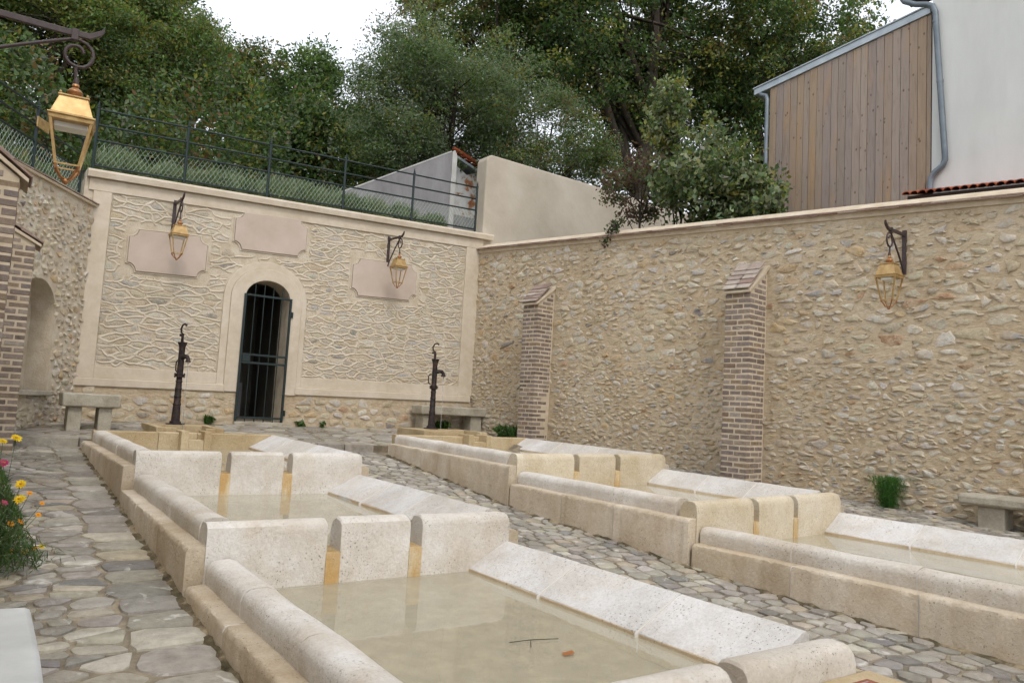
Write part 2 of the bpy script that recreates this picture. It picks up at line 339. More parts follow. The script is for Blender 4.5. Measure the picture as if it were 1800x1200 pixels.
def soften(poly, shrink, rough=.0, gap=0.0, cut=.22):
    c = centroid(poly); out = []; L = len(poly)
    for i in range(L):
        a = poly[i]; b = poly[(i + 1) % L]
        for t in (cut, 1 - cut):
            x, y = a[0] + (b[0] - a[0]) * t, a[1] + (b[1] - a[1]) * t
            dx, dy = x - c[0], y - c[1]; r = math.hypot(dx, dy) + 1e-9
            k = shrink * (1 + random.uniform(-rough, rough)) * max(.2, (r - gap) / r)
            out.append((c[0] + dx * k, c[1] + dy * k))
    q = [out[0]]
    for p in out[1:]:
        if math.hypot(p[0] - q[-1][0], p[1] - q[-1][1]) > .004: q.append(p)
    return q
def stone(poly, h, fn, tilt=.35, edge=.93, base=-.012):
    """a low, uneven stone over a 2-D outline; fn(x, y, height) -> world"""
    c = centroid(poly); L = len(poly); ang = random.uniform(0, 6.28); tx, ty = math.cos(ang) * tilt, math.sin(ang) * tilt
    R = max(math.hypot(p[0] - c[0], p[1] - c[1]) for p in poly) + 1e-6
    vs = []
    for k, hh in ((1, base), (edge, h * .62), (.66, h)):
        for p in poly:
            dx, dy = p[0] - c[0], p[1] - c[1]
            t = 1 + (tx * dx + ty * dy) / R + random.uniform(-.12, .12)
            vs.append(fn(c[0] + dx * k, c[1] + dy * k, hh * t if hh > 0 else hh))
    vs.append(fn(c[0], c[1], h * random.uniform(.95, 1.15)))
    fs = []
    for r in range(2):
        for i in range(L): fs.append((r * L + i, r * L + (i + 1) % L, (r + 1) * L + (i + 1) % L, (r + 1) * L + i))
    for i in range(L): fs.append((2 * L + i, 2 * L + (i + 1) % L, 3 * L))
    return vs, fs
def pick(pal):
    r = random.random() * sum(p[0] for p in pal)
    for wgt, c in pal:
        r -= wgt
        if r <= 0: break
    v = random.uniform(.84, 1.12)
    return (c[0] * v, c[1] * v * random.uniform(.97, 1.03), c[2] * v * random.uniform(.90, 1.02), 1)
def pix_area(vs, n):
    q = [proj(p) for p in vs[:n]]
    if any(x is None for x in q): return 0
    cx = sum(x[0] for x in q) / n; cy = sum(x[1] for x in q) / n
    if not (-20 < cx < 1820 and -20 < cy < 1220): return 0
    return area(q)
def place_stones(items, parent, mat, name, limit=300, smooth=False, auto=None):
    """items: (verts, faces, colour, ring length). The largest in view become parts of their own, the rest one mass."""
    items = sorted(items, key=lambda it: -pix_area(it[0], it[3])); rest = MB()
    for k, (vs, fs, c, n) in enumerate(items):
        if k < limit:
            MB().add(vs, fs, c).build(name, mat, parent, colors=True, smooth=smooth, auto=auto)
        else: rest.add(vs, fs, c)
    if rest.v: tag(rest.build('small_' + name + 's', mat, parent, colors=True, smooth=smooth, auto=auto), kind='stuff')

# ------------------------------------------------------------------ frames of the walls (metres; the eye is at the origin)
A_B = math.radians(2.5); OB = Vector((0, 13.4, 0)); UB = Vector((math.cos(A_B), math.sin(A_B), 0)); NB = Vector((math.sin(A_B), -math.cos(A_B), 0))
def BW(u, z, off=0.0): return OB + UB * u + NB * off + Vector((0, 0, z))
TH = math.atan2(1.15, 8.66); CR = Vector((8.15, 14.0, 0)); UR = Vector((math.sin(TH), -math.cos(TH), 0)); NR_ = Vector((-math.cos(TH), -math.sin(TH), 0))
def RW(s, z, off=0.0): return CR + UR * s + NR_ * off + Vector((0, 0, z))
OL = Vector((.97, 13.45, 0)); UL = Vector((-.503, -.864, 0)); NL_ = Vector((.864, -.503, 0))
def LW(s, z, off=0.0): return OL + UL * s + NL_ * off + Vector((0, 0, z))
def interp(x, tab):
    if x <= tab[0][0]: return tab[0][1]
    for (a, b), (c, d) in zip(tab, tab[1:]):
        if x <= c: return b + (d - b) * (x - a) / (c - a)
    return tab[-1][1]
COURT = [(-6, -1.66), (0, -1.45), (2.1, -1.335), (3.9, -1.285), (5, -1.205), (6.85, -1.125), (8.1, -1.035), (10, -.91), (11.45, -.81)]
RIGHT = [(-6, -1.62), (1, -1.16), (3.5, -1.03), (5.3, -.945), (7.4, -.845), (9.5, -.70), (11.45, -.60), (13.5, -.52)]
def ground_z(x, y):
    base = interp(y, COURT) if y < 11.45 else -.705 + .085 * (y - 11.45)
    t = min(1, max(0, (x - 7.3) / .5)); t = t * t * (3 - 2 * t)
    return base * (1 - t) + interp(y, RIGHT) * t

# ------------------------------------------------------------------ the ground of the court and the hill
def build_ground():
    mb = MB(); xs = [-40, -20, -8, -4, -2, -1.2] + list(np.arange(-.8, 10.2, .25)) + [10.6]; ys = [-80, -40, -20, -10, -6, -4, -2] + list(np.arange(-1, 11.45, .35)) + [11.449, 11.451] + list(np.arange(11.7, 14.9, .3))
    nx = len(xs)
    vs = [(x, y, ground_z(x, y)) for y in ys for x in xs]
    fs = [(j * nx + i, j * nx + i + 1, (j + 1) * nx + i + 1, (j + 1) * nx + i) for j in range(len(ys) - 1) for i in range(nx - 1)]
    mb.add(vs, fs); g = tag(mb.build('ground', 'joint_sand', smooth=True, auto=30), 'sandy bed of the paved courtyard floor', kind='structure')
    # outline tests for what the stones must keep clear of
    def blocked(x, y):
        if 1.03 < x < 3.5 and 1.9 < y < 11.42: return True
        if 5.0 < x < 7.85 and 1.2 < y < 11.35: return True
        if 1.75 < x < 2.85 and 11 < y < 12.5: return True
        if 5.6 < x < 6.9 and 11 < y < 12.1: return True
        return False
    pal = [(3, (.36, .33, .285)), (3, (.30, .275, .24)), (2, (.43, .39, .33)), (.8, (.235, .22, .20)), (1, (.43, .365, .285)), (.7, (.52, .48, .42))]
    flag = [(3, (.37, .34, .295)), (2, (.31, .285, .25)), (2, (.42, .385, .335))]
    items = []
    def lay(pts, b, ax, shr, gap, h, palette, keep, cut=.17):
        for c in cells(pts, b, ax):
            if len(c) < 3: continue
            m = centroid(c)
            if not keep(*m) or not seen((m[0], m[1], ground_z(*m)), 120): continue
            p = soften(c, shr * random.uniform(.94, 1.0), .04, gap, cut)
            if len(p) < 5: continue
            fn = lambda x, y, hh: Vector((x, y, ground_z(x, y) + hh))
            vs, fs = stone(p, h * random.uniform(.55, 1.0), fn, .3, .94); items.append((vs, fs, pick(palette), len(p)))
    # long flags beside the left basins, courses of smaller stones beyond them
    pts = []; y = .6
    while y < 11.3:
        d = random.uniform(.2, .42); pts.append((.82 + random.uniform(-.04, .04), y + d / 2)); y += d
    pts2 = scatter_rows(-1.0, .52, .6, 11.3, .18, .115, .28, .45, .35)
    lay(pts + pts2, (-1.05, 1.05, .4, 11.43), 1.15, .99, .007, .02, pal, lambda x, y: True)
    lay(scatter_rows(3.45, 5.02, 1.0, 11.3, .165, .145, .22, .3, .22), (3.45, 5.05, .8, 11.43), 1.0, .98, .007, .022, pal, lambda x, y: True, .11)
    lay(scatter_rows(5.05, 7.8, -.2, 1.1, .2, .18), (5.05, 7.8, -.3, 1.2), 1.0, .98, .007, .022, pal, lambda x, y: True)
    lay(scatter_rows(7.7, 10.3, 2.5, 11.4, .17, .15, .22, .3, .22), (7.8, 10.3, 2.4, 11.45), 1.0, .97, .012, .02, pal, lambda x, y: (Vector((x, y, 0)) - CR).dot(NR_) > .02, .11)
    lay(scatter_rows(-.4, 8.4, 11.5, 13.7, .42, .26, .3, .4), (-.5, 8.5, 11.46, 13.75), 1.2, .975, .014, .016, flag, lambda x, y: not blocked(x, y) and (Vector((x, y, 0)) - OB).dot(NB) > .05 and (Vector((x, y, 0)) - CR).dot(NR_) > .05 and (Vector((x, y, 0)) - OL).dot(NL_) > .05)
    # kerb stones at the edge of the upper platform
    for x0, x1 in ((-.9, 1.03), (3.5, 5.05)):
        x = x0
        while x < x1 - .1:
            wd = min(random.uniform(.4, .7), x1 - x)
            p = [(x + .01, 11.40), (x + wd - .01, 11.395 + random.uniform(-.012, .012)), (x + wd - .01, 11.62), (x + .01, 11.62)]
            vs = [Vector((a, b, -.705 + .085 * (b - 11.45) - .14)) for a, b in p] + [Vector((a, b, -.695 + .085 * (b - 11.45) + random.uniform(0, .008))) for a, b in p]
            items.append((vs, [(0, 1, 5, 4), (1, 2, 6, 5), (2, 3, 7, 6), (3, 0, 4, 7), (4, 5, 6, 7)], pick(flag), 4)); x += wd
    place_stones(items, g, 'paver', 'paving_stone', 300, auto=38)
    return g
GROUND = build_ground()

def hill_z(x, y):
    back = (Vector((x, y, 0)) - OB).dot(-NB)       # metres behind the back wall
    z = 3.3 + .03 * max(0, x) + .27 * max(0, back - .8) - .0016 * max(0, back - .8) ** 2 if back < 80 else 3.3 + .27 * 79 - .0016 * 79 ** 2
    r = (Vector((x, y, 0)) - CR).dot(-NR_)
    if back < 0: z = 3.0
    if r > .2 and back < 6: z = min(z, 2.2 + .16 * (back + 6))
    return z + .12 * math.sin(x * .7) * math.cos(y * .5)
def build_hill():
    mb = MB()
    # terrace and slope behind the back and left walls
    us = [-60, -40, -25, -15, -8, -4, -2, 0, 1, 2, 4, 6, 8, 10, 13, 17, 22, 30, 45, 70]; bs = [.22, .8, 1.6, 3, 5, 8, 12, 17, 24, 32, 45, 60, 90, 200]
    vs = []
    for b in bs:
        for u in us:
            p = BW(u, 0, -b); vs.append((p.x, p.y, hill_z(p.x, p.y)))
    n = len(us); mb.add(vs, [(j * n + i, j * n + i + 1, (j + 1) * n + i + 1, (j + 1) * n + i) for j in range(len(bs) - 1) for i in range(n - 1)])
    tag(mb.build('hillside', 'earth', smooth=True), 'overgrown hillside rising behind the terrace railing', kind='structure')
    mb = MB(); ss = [-3, 0, 3, 6, 9, 12, 20, 40, 90]; bs = [.3, 1, 3, 6, 10, 18, 30, 60, 150]; vs = []
    for b in bs:
        for s in ss: p = RW(s, 0, -b); vs.append((p.x, p.y, 2.0 + (.05 * b)))
    n = len(ss); mb.add(vs, [(j * n + i, j * n + i + 1, (j + 1) * n + i + 1, (j + 1) * n + i) for j in range(len(bs) - 1) for i in range(n - 1)])
    tag(mb.build('garden_ground', 'earth', smooth=True), 'garden soil behind the long rubble wall', kind='structure')
    mb = MB(); vs = []; ss = [.05, 2, 4, 7, 10, 20, 40, 90]; bs = [.3, 1.2, 3, 8, 20, 60, 150]
    for b in bs:
        for s in ss: p = LWX(s, b); vs.append((p.x, p.y, 2.7 + .2 * b if b < 8 else 4.3 + .12 * (b - 8)))
    n = len(ss); mb.add(vs, [(j * n + i, j * n + i + 1, (j + 1) * n + i + 1, (j + 1) * n + i) for j in range(len(bs) - 1) for i in range(n - 1)])
    tag(mb.build('bank', 'earth', smooth=True), 'planted bank above the left wall', kind='structure')
def LWX(s, b):
    # follows the left wall round its bend
    if s <= 2.62: return LW(s, 0, -b)
    k = LW(2.62, 0, 0); d = Vector((-.05, -1, 0)).normalized(); nn = Vector((-1, .05, 0)).normalized()
    return k + d * (s - 2.62) + nn * b
build_hill()

# ------------------------------------------------------------------ walls
PAL_R = [(3.8, (.53, .45, .335)), (3.2, (.57, .51, .41)), (2.2, (.54, .505, .45)), (1.7, (.63, .59, .525)), (.8, (.54, .39, .235)), (.25, (.30, .28, .27)), (.22, (.45, .28, .17)), (.5, (.42, .40, .38))]
PAL_B = [(3, (.53, .475, .39)), (3, (.57, .535, .475)), (1.5, (.47, .455, .43)), (1.0, (.52, .435, .325)), (.3, (.34, .33, .32))]
def arch_pts(uc, half, zs, rise, n=20):
    return [(uc - half * math.cos(math.pi * k / n), zs + rise * math.sin(math.pi * k / n)) for k in range(n + 1)]
def wall_sheet(fn, u0, u1, zb, zt, arch=None, zsill=None, depth=.3, thick=.45):
    """front face with an arched opening, its reveal, top, back and ends"""
    mb = MB(); q = lambda *p: mb.add([fn(*a) for a in p], [tuple(range(len(p)))])
    def col(a, b, za=None, zc=None):
        q((a, za if za is not None else zb(a), 0), (b, zc if zc is not None else zb(b), 0), (b, zt(b), 0), (a, zt(a), 0))
    if arch:
        uc, half, zs, rise = arch; pts = arch_pts(*arch); ul, ur = uc - half, uc + half
        n = max(1, int((ul - u0) / .8))
        for i in range(n): col(u0 + (ul - u0) * i / n, u0 + (ul - u0) * (i + 1) / n)
        n = max(1, int((u1 - ur) / .8))
        for i in range(n): col(ur + (u1 - ur) * i / n, ur + (u1 - ur) * (i + 1) / n)
        for a, b in zip(pts, pts[1:]): q((a[0], a[1], 0), (b[0], b[1], 0), (b[0], zt(b[0]), 0), (a[0], zt(a[0]), 0))
        sill = zsill if zsill is not None else zb(uc)
        if zsill is not None: q((ul, zb(ul), 0), (ur, zb(ur), 0), (ur, sill, 0), (ul, sill, 0))
        line = [(ul, sill)] + pts + [(ur, sill)]
        for a, b in zip(line, line[1:]): q((a[0], a[1], 0), (a[0], a[1], -depth), (b[0], b[1], -depth), (b[0], b[1], 0))
        if zsill is not None:
            q((ul, sill, 0), (ur, sill, 0), (ur, sill, -depth), (ul, sill, -depth))
            for a, b in zip(pts, pts[1:]): q((a[0], a[1], -depth), (b[0], b[1], -depth), (b[0], sill, -depth), (a[0], sill, -depth))
    else:
        n = max(1, int((u1 - u0) / .8))
        for i in range(n): col(u0 + (u1 - u0) * i / n, u0 + (u1 - u0) * (i + 1) / n)
    q((u0, zt(u0), 0), (u1, zt(u1), 0), (u1, zt(u1), -thick), (u0, zt(u0), -thick))
    for e in (u0, u1): q((e, zb(e), 0), (e, zt(e), 0), (e, zt(e), -thick), (e, zb(e), -thick))
    if not arch or zsill is not None: q((u0, zb(u0), -thick), (u1, zb(u1), -thick), (u1, zt(u1), -thick), (u0, zt(u0), -thick))
    return mb
def strip(fn, pts_out, pts_in, off0, off1):
    """flat band between two outlines, standing proud from off0 to off1"""
    mb = MB(); n = len(pts_out)
    vs = [fn(a[0], a[1], off1) for a in pts_out] + [fn(a[0], a[1], off1) for a in pts_in] + [fn(a[0], a[1], off0) for a in pts_out] + [fn(a[0], a[1], off0) for a in pts_in]
    fs = []
    for i in range(n - 1):
        fs += [(i, i + 1, n + i + 1, n + i), (2 * n + i, 2 * n + i + 1, i + 1, i), (n + i, n + i + 1, 3 * n + i + 1, 3 * n + i)]
    fs += [(0, n, 3 * n, 2 * n), (n - 1, 2 * n - 1, 4 * n - 1, 3 * n - 1)]
    return mb.add(vs, fs)
def slab_poly(fn, poly, off0, off1, mb=None):
    mb = mb or MB(); n = len(poly); vs = [fn(a[0], a[1], off1) for a in poly] + [fn(a[0], a[1], off0) for a in poly]
    return mb.add(vs, [tuple(range(n))] + [(i, n + i, n + (i + 1) % n, (i + 1) % n) for i in range(n)])

# ---- back wall: framed field of rubble with raised ribbon pointing
COPT = lambda u: 3.365 + .0445 * (u - .86)
FT = lambda u: 3.045 + .0425 * (u - 1.17)          # top of the stone field
FB = lambda u: .30 + .016 * (u - 1.2)              # its foot
MT = lambda u: .115 + .0145 * (u - 1.0); MBt = lambda u: -.012 + .0138 * (u - 1.0)
DOOR = (3.785, .395, 1.70, .31); MID = (3.775, .625, 1.68, .535); OUT = (3.765, .735, 1.66, .68)
def build_back_wall():
    wl = empty('retaining_wall', BW(4.5, -.55), 'tall retaining wall with ribbon-pointed stone field, arched doorway and pink plaques', 'wall')
    gz = lambda u: ground_z(*BW(u, 0).to_2d()) - .12
    wall_sheet(BW, .80, 8.42, gz, lambda u: COPT(u) - .14, DOOR, None, .42, .42).build('wall', 'field_bed', wl)
    # smooth frame: pilasters, frieze, foot band, coping, moulding
    def quad(a, b, f0, f1, o0, o1, name, mat='render', bevel=.006):
        n = max(1, int((b - a) / 1.2)); us = [a + (b - a) * i / n for i in range(n + 1)]
        strip(BW, [(u, f1(u)) for u in us], [(u, f0(u)) for u in us], o0, o1).build(name, mat, wl, bevel=bevel)
    quad(.86, 8.26, FT, lambda u: COPT(u) - .142, -.01, .030, 'frieze')
    quad(.93, 1.19, MT, FT, -.01, .028, 'pilaster'); quad(7.86, 8.25, MT, FT, -.01, .028, 'pilaster')
    quad(1.19, 3.03, MT, FB, -.01, .026, 'foot_band'); quad(4.50, 7.86, MT, FB, -.01, .026, 'foot_band')
    quad(.90, 3.16, MBt, MT, -.01, .065, 'moulding', bevel=.012); quad(4.40, 8.14, MBt, MT, -.01, .065, 'moulding', bevel=.012)
    # coping in sloped lengths
    c = MB(); us = list(np.linspace(.82, 8.48, 12))
    prof = [(.10, -.135), (.115, -.05), (.10, -.015), (.04, 0), (-.42, .012), (-.42, -.135)]
    c.sweep(prof, lambda a, z, u: BW(u, COPT(u) + z, a), us); c.build('coping', 'render', wl, auto=30)
    # door surround: two stepped bands, jamb foot stones
    def band(o, i, off, name, zb):
        po = [(o[0] - o[1], zb)] + arch_pts(*o, 28) + [(o[0] + o[1], zb)]; pi = [(i[0] - i[1], zb)] + arch_pts(*i, 28) + [(i[0] + i[1], zb)]
        strip(BW, po, pi, -.012, off).build(name, 'render', wl, bevel=.008)
    band(OUT, MID, .034, 'outer_surround', MBt(3.7) + .004); band(MID, (DOOR[0], DOOR[1] - .004, DOOR[2], DOOR[3] - .004), .060, 'inner_surround', MBt(3.7) + .002)
    # plaques with hollowed corners
    for P in ([(1.50, 2.45), (2.69, 2.50), 2.53, 2.585, 1.86, 1.90], [(3.125, 3.0), (4.395, 3.05), 3.145, 3.205, 2.495, 2.54], [(5.352, 2.5), (6.712, 2.55), 2.685, 2.735, 1.985, 2.03]):
        ul, ur = P[0][0], P[1][0]; tl, tr, bl, br = P[2:]; r = .13; pts = []
        for (cx, cz, a0) in ((ul, bl, 90), (ur, br, 180), (ur, tr, 270), (ul, tl, 0)):
            seq = [(cx + r * math.cos(math.radians(t)), cz + r * math.sin(math.radians(t))) for t in np.linspace(a0, a0 - 90, 7)]
            pts += seq
        o = slab_poly(BW, pts, -.008, .034).build('plaque', 'plaque', wl, bevel=.006)
        cx, cz = (ul + ur) / 2, (tl + bl + tr + br) / 4
        po = [(cx + (x - cx) * 1.045, cz + (z - cz) * 1.08) for x, z in pts]
        strip(BW, po + [po[0]], [(cx + (x - cx) * 1.012, cz + (z - cz) * 1.02) for x, z in pts + [pts[0]]], -.008, .017).build('plaque_ribbon', 'ribbon', wl, bevel=.006)
    PLQ = ((1.44, 2.75, 1.80, 2.64), (3.06, 4.46, 2.43, 3.26), (5.29, 6.78, 1.92, 2.79))
    # the field
    def in_field(u, z, m=.0):
        if not (1.19 + m < u < 7.86 - m and FB(u) + m < z < FT(u) - m): return False
        for a, b, c_, d in PLQ:
            if a - m < u < b + m and c_ - m < z < d + m: return False
        uc, h, zs, rise = OUT; h += m; 
        if abs(u - uc) < h and z < zs: return False
        if z >= zs and ((u - uc) / h) ** 2 + ((z - zs) / (rise + m)) ** 2 < 1: return False
        return True
    pts = scatter_rows(1.15, 7.9, .28, 3.36, .27, .098, .62, .6, .45)
    cl = cells(pts, (1.1, 7.95, .2, 3.4), 2.6); items = []; rib = MB(); done = set()
    for i, c in enumerate(cl):
        if len(c) < 3: continue
        m = centroid(c)
        if in_field(*m, .005):
            p = soften(c, random.uniform(.62, .9), .12, .014, .3); p = [(min(max(x, 1.195), 7.855), z) for x, z in p]
            if all(in_field(x, z, -.01) for x, z in p) and len(p) > 4:
                vs, fs = stone(p, random.uniform(.004, .012), BW, .5, .95, -.004); items.append((vs, fs, pick(PAL_B), len(p)))
        for k in range(len(c)):
            a = c[k]; b = c[(k + 1) % len(c)]; j = a[2]; key = (min(i, j), max(i, j))
            if j < 0 or key in done: continue
            done.add(key); L = math.hypot(b[0] - a[0], b[1] - a[1])
            if L < .02 or (random.random() < .14): continue
            n = max(2, int(L / .035)); ph = random.uniform(0, 6); amp = random.uniform(.004, .022); path = []
            for q in range(n + 1):
                t = q / n; sw = math.sin(t * math.pi) * amp * math.sin(ph + t * 5)
                path.append((a[0] + (b[0] - a[0]) * t - (b[1] - a[1]) / L * sw, a[1] + (b[1] - a[1]) * t + (b[0] - a[0]) / L * sw))
            keep = [p for p in path if in_field(*p, .004)]
            if len(keep) < 2: continue
            wd = random.uniform(.011, .019); hh = random.uniform(.010, .018)
            prof = [(-1.3, -.2), (-.8, .7), (0, 1), (.8, .7), (1.3, -.2)]; vs = []; fs = []
            for q, p in enumerate(keep):
                p0 = keep[max(q - 1, 0)]; p1 = keep[min(q + 1, len(keep) - 1)]; d = (p1[0] - p0[0], p1[1] - p0[1]); l = math.hypot(*d) + 1e-9
                wv = wd * random.uniform(.85, 1.15)
                for s_, h_ in prof: vs.append(BW(p[0] - d[1] / l * s_ * wv, p[1] + d[0] / l * s_ * wv, h_ * hh))
            for q in range(len(keep) - 1):
                for r in range(4): fs.append((q * 5 + r, q * 5 + r + 1, q * 5 + r + 6, q * 5 + r + 5))
            rib.add(vs, fs)
    place_stones(items, wl, 'rubble', 'field_stone', 220, auto=50)
    tag(rib.build('ribbon_pointing', 'ribbon', wl, smooth=True), kind='stuff')
    # rubble plinth below the moulding
    pl = MB()
    for a, b in ((.84, 3.385), (4.185, 8.30)):
        n = 6; us = [a + (b - a) * i / n for i in range(n + 1)]
        strip(BW, [(u, MBt(u) - .004) for u in us], [(u, gz(u)) for u in us], -.01, .032).build('plinth', 'mortar', wl)
    items = []
    for c in cells(scatter_rows(.86, 8.25, -.75, .1, .27, .125, .35, .4), (.84, 8.3, -.8, .14), 1.6):
        m = centroid(c) if len(c) > 2 else (0, 9)
        if (.95 < m[0] < 3.28 or 4.3 < m[0] < 8.15) and m[1] < MBt(m[0]) - .05 and m[1] > gz(m[0]) + .08:
            p = soften(c, random.uniform(.75, .95), .08, .012)
            if len(p) > 4: vs, fs = stone(p, random.uniform(.008, .02), lambda x, y, h: BW(x, y, .032 + h), .5, .93); items.append((vs, fs, pick(PAL_R + [(.9, (.60, .56, .5))]), len(p)))
    place_stones(items, wl, 'rubble', 'plinth_stone', 70, auto=50)
    # the vaulted cellar behind the gate
    rm = MB(); u0, u1 = DOOR[0] - .42, DOOR[0] + .42; zf = -.50
    P = lambda u, z, o: BW(u, z, o)
    rm.add([P(u0, zf, -.42), P(u0 - .5, zf, -.42), P(u0 - .5, zf, -2.6), P(u1 + .25, zf, -2.6), P(u1 + .25, zf, -.42), P(u1, zf, -.42)], [(0, 1, 2, 3, 4, 5)])
    rm.build('cellar_floor', 'room_floor', wl)
    rm = MB(); zt = 2.25
    rm.add([P(u0 - .5, zf, -.42), P(u0 - .5, zt, -.42), P(u0 - .5, zt, -2.6), P(u0 - .5, zf, -2.6), P(u1 + .25, zf, -2.6), P(u1 + .25, zt, -2.6), P(u1 + .25, zf, -.42), P(u1 + .25, zt, -.42)], [(0, 1, 2, 3), (3, 2, 5, 4), (4, 5, 7, 6), (1, 7, 5, 2)])
    for side in ((u0 - .5, DOOR[0] - .39), (DOOR[0] + .39, u1 + .25)):
        rm.add([P(side[0], zf, -.425), P(side[1], zf, -.425), P(side[1], zt, -.425), P(side[0], zt, -.425)], [(0, 1, 2, 3)])
    rm.add([P(u0, 1.99, -.425), P(u1, 1.99, -.425), P(u1, zt, -.425), P(u0, zt, -.425)], [(0, 1, 2, 3)])
    rm.build('cellar_wall', 'room', wl)
    rm = MB(); slab_poly(P, [(u0 - .45, zf), (u1 - .15, zf), (u1 - .15, .22), (u0 - .45, .22)], -2.2, -1.9, rm); rm.build('cellar_block', 'concrete', wl)
    rm = MB(); slab_poly(P, [(3.36, -.535), (4.215, -.535), (4.215, -.47), (3.36, -.47)], -.42, .14, rm); rm.build('door_sill', 'bench_stone', wl, bevel=.01)
    return wl
build_back_wall()

def build_gate():
    g = empty('iron_gate', BW(3.79, -.47, .0), 'dark green barred iron gate closing the arched doorway', 'gate')
    off = .072
    def bar(u, z0, z1, r, name='bar', u2=None):
        MB().tube([BW(u, z0, off), BW(u if u2 is None else u2, z1, off)], r, 8).build(name, 'green_iron', g, auto=40)
    def flat(a, b, z, h, name):
        MB().box(BW((a + b) / 2, z, off), (b - a, .03, h), Matrix.Rotation(A_B, 3, 'Z')).build(name, 'green_iron', g, bevel=.003)
    ua, ub = 3.385, 4.19
    flat(ua - .02, ua + .02, .615, 2.24, 'stile'); flat(ub - .02, ub + .02, .615, 2.24, 'stile')
    for z in (1.72, .685, .545, -.40): flat(ua + .021, ub - .021, z, .035, 'rail')
    for k in range(4):
        u = ua + (ub - ua) * (k + 1) / 5; bar(u, -.49, min(1.93, DOOR[2] + DOOR[3] * math.sqrt(max(0, 1 - ((u - DOOR[0]) / DOOR[1]) ** 2)) - .02), .0095)
    MB().box(BW(ua + .095, .615, off), (.14, .04, .10), Matrix.Rotation(A_B, 3, 'Z')).build('lock_box', 'green_iron', g, bevel=.004)
    for z in (1.45, -.30): MB().lathe([(.022, -.05), (.022, .05)], BW(ub + .035, z, off + .01), 10).build('hinge', 'green_iron', g)
build_gate()

# ---- long right wall of rubble with clay coping
RTOP = lambda s: 3.33 - .058 * (s - .16)
def rg(s): p = RW(s, 0); return interp(p.y, RIGHT)
def build_right_wall():
    wl = empty('rubble_wall', RW(5, -.8), 'long right-hand rubble stone wall with clay tile coping', 'wall')
    wall_sheet(RW, -.15, 14.0, lambda s: rg(s) - .25, lambda s: RTOP(s) - .07, None, None, .3, .4).build('wall', 'mortar', wl)
    items = []
    for c in cells(scatter_rows(.02, 11.0, -1.15, .75, .185, .075, .5, .7, .6) + scatter_rows(.02, 11.0, .75, 3.3, .25, .108, .5, .7, .6), (.0, 11.1, -1.2, 3.35), 1.9):
        if len(c) < 3: continue
        m = centroid(c)
        if m[1] > RTOP(m[0]) - .13 or m[1] < rg(m[0]) - .05 or not seen(RW(m[0], m[1]), 60) or random.random() < .03: continue
        if (2.15 < m[0] < 2.72 and m[1] < 2.3) or (6.55 < m[0] < 7.1 and m[1] < 2.2): 
            if random.random() < .8: continue
        p = soften(c, random.choice((.5, .62, .74, .82, .9, 1.0)) * random.uniform(.95, 1.05), .22, .008, .3)
        if len(p) < 5: continue
        vs, fs = stone(p, random.uniform(.004, .020), RW, .8, .9); items.append((vs, fs, pick(PAL_R), len(p)))
    def chips(k, fn, ok):
        for _ in range(k):
            s, z = random.uniform(.05, 10.9), random.uniform(-1.1, 3.25)
            if not ok(s, z): continue
            a, b = random.uniform(.022, .06), random.uniform(.008, .02); ph = random.gauss(0, .25); n = 7
            p = [(s + a * q * math.cos(t) * math.cos(ph) - b * q * math.sin(t) * math.sin(ph), z + a * q * math.cos(t) * math.sin(ph) + b * q * math.sin(t) * math.cos(ph)) for t, q in ((2 * math.pi * i / n, random.uniform(.65, 1.25)) for i in range(n))]
            vs, fs = stone(p, random.uniform(.008, .02), fn, .7, .9); items.append((vs, fs, pick(PAL_R), n))
    chips(2200, RW, lambda s, z: rg(s) < z < RTOP(s) - .12 and not (2.2 < s < 2.65 and z < 2.3) and not (6.6 < s < 7.05 and z < 2.2) and seen(RW(s, z)))
    place_stones(items, wl, 'rubble', 'wall_stone', 300, auto=50)
    # coping: bedding and two courses of flat clay tiles
    MB().sweep([(.02, -.075), (.045, .035), (-.03, .085), (-.13, .135), (-.46, .14), (-.46, -.075)], lambda a, z, s: RW(s, RTOP(s) + z, a), [-.1, 3, 6, 9, 13.9]).build('coping_bed', 'brick_mortar', wl)
    tl = MB().box((0, 0, 0), (.22, .262, .013)).mesh('coping_tile', 'clay_tile')
    for row, (o, dz) in enumerate(((.05, -.012), (.032, .008))):
        s = -.05 + row * .1
        while s < 11.2:
            wd = .27
            if seen(RW(s, RTOP(s)), 60):
                t = link('coping_tile', tl, wl)
                ang = .10; ex = (NR_ * math.cos(ang) + Vector((0, 0, -math.sin(ang)))); ey = (UR + Vector((0, 0, -.058))).normalized(); ez = ex.cross(ey); 
                if ez.z < 0: ey = -ey; ez = -ez
                Mx = Matrix((ex, ey, ez)).transposed().to_4x4(); Mx.translation = RW(s + wd / 2, RTOP(s) + dz + .012 + random.uniform(-.004, .004), -.07 + o + random.uniform(-.012, .012)); t.matrix_basis = Mx
            s += wd
    return wl
build_right_wall()

